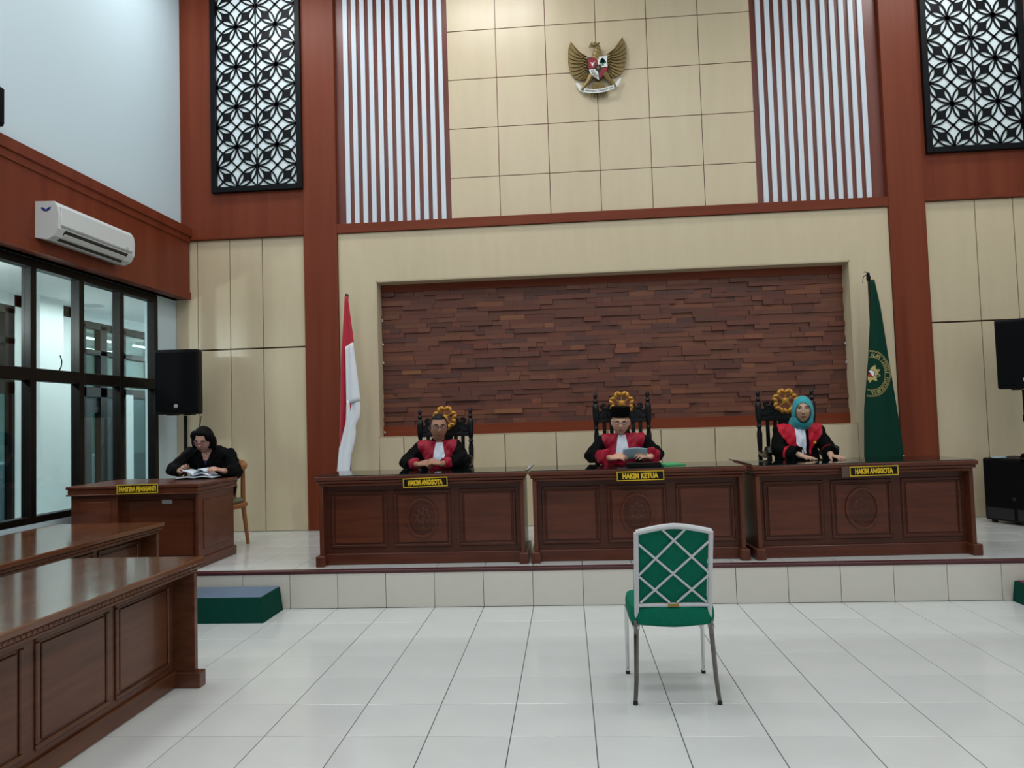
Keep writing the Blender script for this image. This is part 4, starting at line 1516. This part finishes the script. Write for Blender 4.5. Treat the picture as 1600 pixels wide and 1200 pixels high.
def person(label, loc, skin, head, hrot, arms, hands, lean=0.0, lift=0.0, shw=.165, drop=0.0):
    """arms: two lists shoulder, elbow, wrist. Returns body object and the head matrix."""
    H = Matrix.Translation(head) @ Euler((radians(hrot[0]), radians(hrot[1]), radians(hrot[2])), 'XYZ').to_matrix().to_4x4()
    b = MB()
    vs, fs = head_grid()
    b.add(vs, fs, H)
    for s_ in (-1, 1):
        b.ell((s_ * .080, .012, -.004), (.010, .02, .032), 12, 8, H)
    nk = H @ Vector((0, .025, -.06))
    b.capsule((0, lean * .8 + .01, .93 + lift), nk, .062, .054, 16)
    b.ell((0, .04, .57), (.165, .13, .13), 20, 12)
    b.ell((0, .03 + lean * .3, .71 + lift * .5), (.145, .105, .17), 20, 12)
    b.ell((0, .02 + lean * .8, .86 + lift), (.155, .105, .16), 20, 12)
    b.capsule((-shw + .02, lean, .945 + lift), (shw - .02, lean, .945 + lift - drop), .055, .055, 14)
    for s_, (sh, el, wr) in zip((-1, 1), arms):
        b.capsule(sh, el, .05, .04, 14)
        b.capsule(el, wr, .04, .026, 14)
        b.capsule((s_ * .09, .02, .54), (s_ * .12, -.36, .53), .082, .062, 14)
        b.capsule((s_ * .12, -.36, .53), (s_ * .12, -.33, .10), .058, .042, 14)
        b.capsule((s_ * .12, -.32, .05), (s_ * .13, -.48, .042), .045, .036, 12)
    for h in hands:
        hand(b, **h)
    me = remesh(b, .0044, 2)
    me.materials.append(MATS[skin])
    o = bpy.data.objects.new('person', me)
    COL.objects.link(o)
    o.location = loc
    tag(o, label, 'person', 'court officials at the desks')
    return o, H


def face(o, H, lips='lips_soft', closed=False, brow=True):
    for s_ in (-1, 1):
        e = MB().ell((s_ * .031, -.0745, .010), (.0125, .0115, .0085 if not closed else .006), 12, 8, H).build('eye', 'eye_white', o, True)
        MB().ell((s_ * .031, -.0835, .0095), (.0055, .0035, .0055), 10, 6, H).build('iris', 'iris', e, True)
        MB().tube([H @ Vector(p) for p in ((s_ * .017, -.0885, .0155), (s_ * .031, -.0875, .0205), (s_ * .047, -.0765, .014))], .0022, 6).build('eyelid', 'brow', e, True)
        if brow:
            MB().tube([H @ Vector(p) for p in ((s_ * .014, -.0955, .029), (s_ * .03, -.0935, .034), (s_ * .05, -.0795, .029))], [.0028, .0032, .0018], 6).build('eyebrow', 'brow', o, True)
    l = MB()
    l.tube([H @ Vector(p) for p in ((-.022, -.0905, -.0595), (-.009, -.0985, -.0565), (0, -.0985, -.0575), (.009, -.0985, -.0565), (.022, -.0905, -.0595))], [.0015, .0036, .0034, .0036, .0015], 6)
    l.tube([H @ Vector(p) for p in ((-.02, -.0905, -.0615), (0, -.0975, -.0655), (.02, -.0905, -.0615))], [.0015, .0048, .0015], 6)
    l.build('lips', lips, o, True)
    n = MB()
    for s_ in (-1, 1):
        n.ell((s_ * .0055, -.1125, -.0365), (.0026, .002, .0018), 8, 6, H)
    n.build('nostrils', 'brow', o)


def spectacles(o, H, m='glasses_frame', rx=.0235, rz=.0185, z=.008):
    fr = MB()
    for s_ in (-1, 1):
        fr.tube([H @ Vector((s_ * .0325 + rx * cos(a), -.1035 + .006 * (abs(s_ * .0325 + rx * cos(a)) / .055) ** 2, z + rz * sin(a))) for a in [2 * pi * k / 20 for k in range(20)]], .0016, 6, closed=True)
        fr.tube([H @ Vector(p) for p in ((s_ * .056, -.0975, z + .006), (s_ * .074, -.06, z + .007), (s_ * .081, .01, z + .002))], .0015, 6)
    fr.tube([H @ Vector(p) for p in ((-.0095, -.104, z + .002), (0, -.107, z + .005), (.0095, -.104, z + .002))], .0015, 6)
    sp = fr.build('spectacles', m, o, True)
    for s_ in (-1, 1):
        c = [(s_ * .0325 + (rx - .001) * cos(2 * pi * k / 20), z + (rz - .001) * sin(2 * pi * k / 20)) for k in range(20)]
        MB().prism(c, -.1025, -.1015, 'xz', H).build('lens', 'lens', sp)


def robe_mesh(arms, lean=0.0, lift=0.0, r=.078, shw=.165, drop=0.0, seed=1, bell=.072, vox=.0072, collar=.075, fat=0.0):
    b = MB()
    b.ell((0, .04, .58), (.20, .165, .13), 24, 12)
    b.ell((0, -.15, .56), (.22, .28, .075), 24, 12)
    b.ell((0, .03 + lean * .3, .72 + lift * .5), (.185 + fat, .135, .2), 24, 12)
    b.ell((0, .02 + lean * .8, .86 + lift), (.185 + fat, .13, .175), 24, 12)
    b.capsule((-shw, lean, .945 + lift), (shw, lean, .945 + lift - drop), r * .92, r * .92, 16)
    b.capsule((0, lean, .95 + lift), (0, lean * 1.1 - .005, 1.0 + lift), .095, collar, 16)
    for (sh, el, wr) in arms:
        sh, el, wr = Vector(sh), Vector(el), Vector(wr)
        b.capsule(sh, el, r * .9, r * .86, 16)
        b.capsule(el, el + (wr - el) * .5, r * .86, r * .82, 16)
        b.tube([el, el + (wr - el) * .5, wr - (wr - el).normalized() * .035], [r * .8, r * .82, bell], 18)
    me = remesh(b, vox, 4)
    rr = random.Random(seed)
    ph = [rr.uniform(0, 6) for _ in range(4)]
    nos = [v.normal.copy() for v in me.vertices]
    for v, no in zip(me.vertices, nos):
        c = v.co
        d = .004 * sin(c.x * 45 + c.z * 18 + ph[0]) * sin(c.z * 30 + c.y * 40 + ph[1]) + .003 * sin(c.x * 80 - c.z * 60 + ph[2])
        v.co = c + no * d
    me.update()
    return me


def along(c, el, wr):
    el, wr = Vector(el), Vector(wr)
    d = wr - el
    t_ = (c - el).dot(d) / d.length_squared
    return t_, (c - (el + d * t_)).length


def bib(o, me, x0, ztop, zbot, w0, w1, round_end=True, pleat=4, off=.007):
    bv = BVHTree.FromPolygons([v.co.copy() for v in me.vertices], [tuple(p.vertices) for p in me.polygons])
    rows = []
    for j in range(19):
        v = j / 18
        z = ztop + (zbot - ztop) * v
        w_ = w0 + (w1 - w0) * (v ** .8)
        if round_end and v > .8:
            w_ *= sqrt(max(.12, 1 - ((v - .8) / .2) ** 2))
        row = []
        for i in range(13):
            u = -1 + i / 6
            x = x0 + u * w_ / 2
            h = bv.ray_cast(Vector((x, -1, z)), Vector((0, 1, 0)))
            y = h[0].y if h[0] else -.1
            row.append([x, y - off - .003 * cos(u * pi * pleat), z])
        rows.append(row)
    for _ in range(2):
        for j in range(1, 18):
            for i in range(13):
                rows[j][i][1] = (rows[j - 1][i][1] + 2 * rows[j][i][1] + rows[j + 1][i][1]) / 4
    m_ = MB()
    m_.sheet([[tuple(p) for p in r_] for r_ in rows])
    m_.build('white_bib', 'bib_white', o, True, .004)


def hair_cap(o, H, region, m, grow=.011, sink=.012, name='hair'):
    def fn(p, d):
        k = region(*p)
        v = Vector(p)
        return v + Vector(d).normalized() * (grow * k - sink * (1 - k))
    vs, fs = head_grid(72, 52, fn)
    return MB().add(vs, fs, H).build(name, m, o, 'all')


def sm(a, b, x):
    t_ = min(1, max(0, (x - a) / (b - a)))
    return t_ * t_ * (3 - 2 * t_)


PY = 1.04
# -- judge with short dark hair, hands folded
arms = [((-.165, 0, .95), (-.29, -.13, .825), (-.135, -.37, .812)), ((.165, 0, .95), (.255, -.14, .825), (.085, -.385, .812))]
hands = [dict(wrist=(-.125, -.37, .812), f=(.92, -.28, .14), n=(-.1, -.55, .8), thumb=-1, curl=(34, 48, 30), spread=7),
         dict(wrist=(.075, -.385, .818), f=(-.92, -.25, .20), n=(.1, -.55, .8), thumb=1, curl=(34, 48, 30), spread=7)]
o, H = person('bareheaded judge in glasses with folded hands, black robe and dark red front', (-1.31, PY, RISE), 'skin_a', (.022, -.105, 1.140), (4, 0, 15), arms, hands, lean=-.03)
face(o, H)
spectacles(o, H, rz=.0165)
hair_cap(o, H, lambda x, y, z: max(sm(.064, .084, z + .25 * max(0, y + .06) - .25 * max(0, abs(x) - .03)), sm(-.045, -.02, y) * sm(-.045, -.015, z + .3 * y)), 'hair_grey', .009)
me = robe_mesh(arms, lean=-.03, seed=3, bell=.05)


def cls(c, n):
    for (sh, el, wr), s_ in zip(arms, (-1, 1)):
        t_, d = along(c, el, wr)
        if t_ > .70 and d < .11 and c.y < -.24:
            return 'cuffa' if s_ < 0 else 'cuffb'
    if c.z > .74 and n.y < .35 and c.y < .05:
        if c.z > 1.01 and abs(c.x) < .075:
            return 'robe'
        lim = .075 + .11 * sm(.74, .99, c.z)
        if abs(c.x) < lim and not any(along(c, a[1], a[2])[1] < .085 and along(c, a[1], a[2])[0] > -.2 for a in arms):
            return 'red'
    return 'robe'


split_build(me, cls, {'robe': ('robe', 'robe_black'), 'red': ('red_front', 'satin_red'), 'cuffa': ('red_cuff', 'satin_red'), 'cuffb': ('red_cuff', 'satin_red')}, o, {'red': .003})
bib(o, me, .025, 1.0, .79, .055, .135)

# -- judge with black cap reading a paper
arms = [((-.165, 0, .965), (-.30, -.10, .835), (-.135, -.40, .825)), ((.165, 0, .965), (.30, -.10, .835), (.205, -.38, .825))]
hands = [dict(wrist=(-.135, -.40, .826), f=(.85, -.42, .18), n=(-.35, -.5, .78), thumb=-1, curl=(24, 34, 26), spread=4),
         dict(wrist=(.205, -.385, .826), f=(-.72, -.5, .2), n=(.3, -.5, .8), thumb=1, curl=(20, 30, 24), spread=4)]
o, H = person('judge in a black cap and glasses reading a paper in a red and black robe', (.43, PY, RISE), 'skin_b', (-.022, -.11, 1.138), (9, 2, -3), arms, hands, lean=-.035, lift=.015)
face(o, H, brow=False)
spectacles(o, H, rz=.0155, rx=.022)
cap = MB()
prof = [(.99, .050), (1.0, .055), (.985, .135), (.955, .142), (.7, .144), (.02, .144)]
rings = [[(.089 * k * cos(a), .004 + .107 * k * sin(a), z) for a in [2 * pi * q / 32 for q in range(32)]] for k, z in prof]
vs = [p for r_ in rings for p in r_]
fs = [(i * 32 + q, i * 32 + (q + 1) % 32, (i + 1) * 32 + (q + 1) % 32, (i + 1) * 32 + q) for i in range(5) for q in range(32)]
fs += [tuple(range(31, -1, -1)), tuple(5 * 32 + q for q in range(32))]
cap.add(vs, fs, H @ Matrix.Rotation(radians(-3), 4, 'X'))
cap.build('black_cap', 'velvet', o, True)
hair_cap(o, H, lambda x, y, z: sm(-.01, .02, y) * sm(-.05, -.02, z + .2 * y), 'hair_grey', .006, .012)
me = robe_mesh(arms, lean=-.035, lift=.015, seed=5, bell=.085)


def cls(c, n):
    for (sh, el, wr), s_ in zip(arms, (-1, 1)):
        t_, d = along(c, el, wr)
        if t_ > .5 and d < .12 and c.y < -.2:
            return 'cuffa' if s_ < 0 else 'cuffb'
    if c.z > .74 and n.y < .35 and c.y < .05:
        if c.z > 1.035 and abs(c.x) < .07:
            return 'robe'
        lim = .10 + .095 * sm(.74, 1.0, c.z)
        if abs(c.x) < lim and not any(along(c, a[1], a[2])[1] < .085 and along(c, a[1], a[2])[0] > -.2 for a in arms):
            return 'red'
    return 'robe'


split_build(me, cls, {'robe': ('robe', 'robe_black'), 'red': ('red_front', 'satin_red'), 'cuffa': ('red_cuff', 'satin_red'), 'cuffb': ('red_cuff', 'satin_red')}, o, {'red': .003})
bib(o, me, -.015, 1.02, .80, .06, .14, False, 3)

# -- judge with headscarf, hands flat on the desk
LF = .06
arms = [((-.165, 0, 1.0), (-.205, -.06, .835), (-.075, -.30, .80)), ((.165, 0, 1.0), (.235, -.08, .835), (.165, -.33, .80))]
hands = [dict(wrist=(-.075, -.30, .793), f=(.32, -.95, -.10), n=(0, -.05, 1), thumb=-1, curl=(4, 5, 4), spread=9),
         dict(wrist=(.165, -.33, .793), f=(.40, -.92, -.10), n=(0, -.05, 1), thumb=1, curl=(4, 5, 4), spread=9)]
o, H = person('judge in a turquoise headscarf with hands flat on the desk', (2.035, PY, RISE), 'skin_c', (.02, -.09, 1.198), (0, 1, -14), arms, hands, lift=LF)
face(o, H, 'lips')
h = MB()
vs, fs = head_grid(64, 48, lambda p, d: Vector((p[0] * 1.17, p[1] * 1.1 if p[1] > 0 else p[1] * 1.06, p[2] * 1.10)))
h.add(vs, fs, H)
h.ell((0, .01, -.03), (.097, .085, .10), 24, 14, H)
h.capsule(H @ Vector((0, .012, -.09)), (0, -.015, 1.075), .090, .086, 18)
hm = remesh(h, .005, 3)
Hi = H.inverted()


def cls(c, n):
    q_ = Hi @ c
    if q_.y < 0 and (q_.x / .066) ** 2 + ((q_.z + .02) / (.088 if q_.z > -.02 else .100)) ** 2 < 1:
        return None
    return 'h'


split_build(hm, cls, {'h': ('headscarf', 'hijab')}, o)
me = robe_mesh(arms, lift=LF, seed=8, r=.075, bell=.078, collar=.07)


def cls(c, n):
    for (sh, el, wr), s_ in zip(arms, (-1, 1)):
        t_, d = along(c, el, wr)
        if .42 < t_ < .54 and d < .12 and c.y < -.13:
            return 'cuffa' if s_ < 0 else 'cuffb'
    if c.z > .79 and n.y < .35 and c.y < .05:
        lim = .075 + .12 * sm(.80, 1.03, c.z)
        inn = .062 if c.x > 0 else .02
        if inn < abs(c.x) < lim and not any(along(c, a[1], a[2])[1] < .08 and along(c, a[1], a[2])[0] > -.1 for a in arms):
            return 'red'
    return 'robe'


split_build(me, cls, {'robe': ('robe', 'robe_black'), 'red': ('red_front', 'satin_bright'), 'cuffa': ('red_cuff_stripe', 'satin_bright'), 'cuffb': ('red_cuff_stripe', 'satin_bright')}, o, {'red': .003, 'cuffa': .002, 'cuffb': .002})
bib(o, me, -.012, 1.05, .80, .085, .085, False, 2)
bv = BVHTree.FromPolygons([v.co.copy() for v in me.vertices], [tuple(p.vertices) for p in me.polygons])
hit = bv.ray_cast(Vector((.115, -1, .90)), Vector((0, 1, 0)))
pin = hit[0] if hit[0] else Vector((.115, -.1, .9))
MB().ell((pin.x, pin.y - .008, pin.z), (.014, .006, .014), 10, 6).build('gold_pin', 'fringe_gold', o, True)

# -- clerk reading
arms = [((-.18, -.10, .96), (-.28, -.28, .81), (-.12, -.43, .80)), ((.19, -.08, .93), (.31, -.20, .76), (.285, -.42, .79))]
hands = [dict(wrist=(-.12, -.43, .79), f=(.35, -.75, .35), n=(-.75, -.2, .5), thumb=-1, curl=(22, 30, 22), spread=4),
         dict(wrist=(.285, -.42, .79), f=(-.45, -.75, .30), n=(.4, -.1, .85), thumb=1, curl=(30, 34, 24), spread=4)]
o, H = person('clerk with black bob hair in a black jacket reading a book', (-3.62, 1.25, RISE), 'skin_d', (.0, -.225, 1.085), (22, 6, 4), arms, hands, lean=-.10, drop=.03)
face(o, H, 'lips', True)
spectacles(o, H, 'glasses_pink', .024, .018, .004)
h = MB()


def reg(x, y, z):
    return max(sm(.062, .085, z + .2 * max(0, y + .06)), sm(-.045, -.02, y) * sm(-.085, -.06, z + 1.2 * max(0, y)))


vs, fs = head_grid(64, 48, lambda p, d: Vector(p) + Vector(d).normalized() * (.022 * reg(*p) - .014 * (1 - reg(*p))))
h.add(vs, fs, H)
for s_ in (-1, 1):
    h.ell((s_ * .090, .014, -.03), (.03, .05, .078), 16, 12, H)
    h.ell((s_ * .07, -.04, .058), (.034, .042, .048), 14, 10, H)
h.ell((0, .06, -.05), (.085, .05, .075), 20, 12, H)
hm = remesh(h, .005, 2)
hm.materials.append(MATS['hair'])
ho = bpy.data.objects.new('hair', hm)
COL.objects.link(ho)
ho.parent = o
me = robe_mesh(arms, lean=-.10, seed=11, r=.074, drop=.03, bell=.052, collar=.06, shw=.18, fat=.045)


def cls(c, n):
    if n.y < .2 and c.z > .84 and c.y < -.1 and abs(c.x) < .008 + .045 * sm(.84, 1.0, c.z):
        return 'skin' if c.z > .885 else 'shirt'
    return 'robe'


split_build(me, cls, {'robe': ('jacket', 'suit_black'), 'shirt': ('shirt_front', 'shirt_purple'), 'skin': ('bare_neck', 'skin_d')}, o)

# ---- papers and small things on the desks
q = MB()
rows = []
for j in range(7):
    v = j / 6
    rows.append([(-.105 + .21 * i / 8, -.355 - .085 * v, .0 + .105 * v + .01 * sin(i / 8 * pi)) for i in range(9)])
q.sheet(rows)
p = q.build('paper_sheet', 'paper_blue', None, True, .0015)
p.location = (.43 + .07, PY - .03, RISE + .80)
tag(p, 'pale blue paper sheet held by the judge in the black cap', 'paper')
t = thing('dark_reflection_slab', 'black folder shape for a dark reflection in the middle desk glass', 'folder', (.56, .50, RISE + .761))  # added shape standing in for a dark reflection in the glass top
MB().box(-.14, .14, -.1, .1, 0, .008, .003).build('cover', 'plate_black', t)
MB().box(-.135, .138, -.097, .097, .008, .02).build('pages', 'plate_black', t)
MB().box(-.14, .14, -.1, .1, .02, .027, .003).build('cover', 'plate_black', t)
MB().box(-.145, -.135, -.1, .1, 0, .027, .003).build('spine', 'plate_black', t)
t = thing('green_folder', 'flat green folder on the middle desk', 'folder', (.79, .52, RISE + .761), .3)
MB().box(-.09, .09, -.12, .12, 0, .004, .001).build('cover', 'folder_green', t)
MB().box(-.085, .088, -.115, .115, .004, .007).build('pages', 'paper', t)
MB().box(-.09, .09, -.12, .12, .007, .011, .001).build('cover', 'folder_green', t)
r_ = MB().tube([(0, 0, .01), (.045, .02, .05), (.06, .02, .06)], [.012, .012, .005], 8).build('metal_clip', 'grey_metal', None, True)
r_.location = (-.43, .24, RISE + .756)
tag(r_, 'small grey metal clip over the gap beside the middle desk', 'clip')
r_ = MB().tube([(-.13, .12, .045), (-.06, .07, .03), (.02, .0, .006)], [.005, .006, .007], 8).build('thin_rod', 'pole_wood', None, True)
r_.location = (1.385, .24, RISE + .758)
tag(r_, 'thin dark rod lying over the gap between two judge desks', 'rod')

# open book of the clerk
t = thing('open_book', 'thick open book with white pages on the clerk desk', 'book', (-3.535, .78, RISE + .725), .05)
MB().box(-.19, .17, -.105, .105, 0, .006, .002).build('cover', 'plate_black', t)


def leafs(x0, x1, z0, bow, m='paper', name='page_block', rise_=0.0):
    rows = []
    for j in range(2):
        rows.append([(x0 + (x1 - x0) * i / 10, -.1 + .2 * j, z0 + bow * sin(pi * min(1, i / 10 * .9 + .1)) + rise_ * i / 10) for i in range(11)])
    MB().sheet(rows).build(name, m, t, True, .010)


leafs(-.01, -.18, .014, .010)
leafs(-.01, .16, .014, .012)
leafs(-.01, .13, .03, .028, name='page_leaf', rise_=.0)
leafs(-.01, .09, .04, .04, name='page_leaf', rise_=.03)
leafs(-.01, -.12, .03, .012, name='page_leaf', rise_=.055)

s_ = MB().ell((0, 0, .001), (.012, .005, .002), 8, 4).build('floor_speck', 'speck')
s_.location = (1.86, -2.52, 0)
s_.rotation_euler = (0, 0, .5)
tag(s_, 'tiny dark scrap lying on the tile floor', 'scrap')
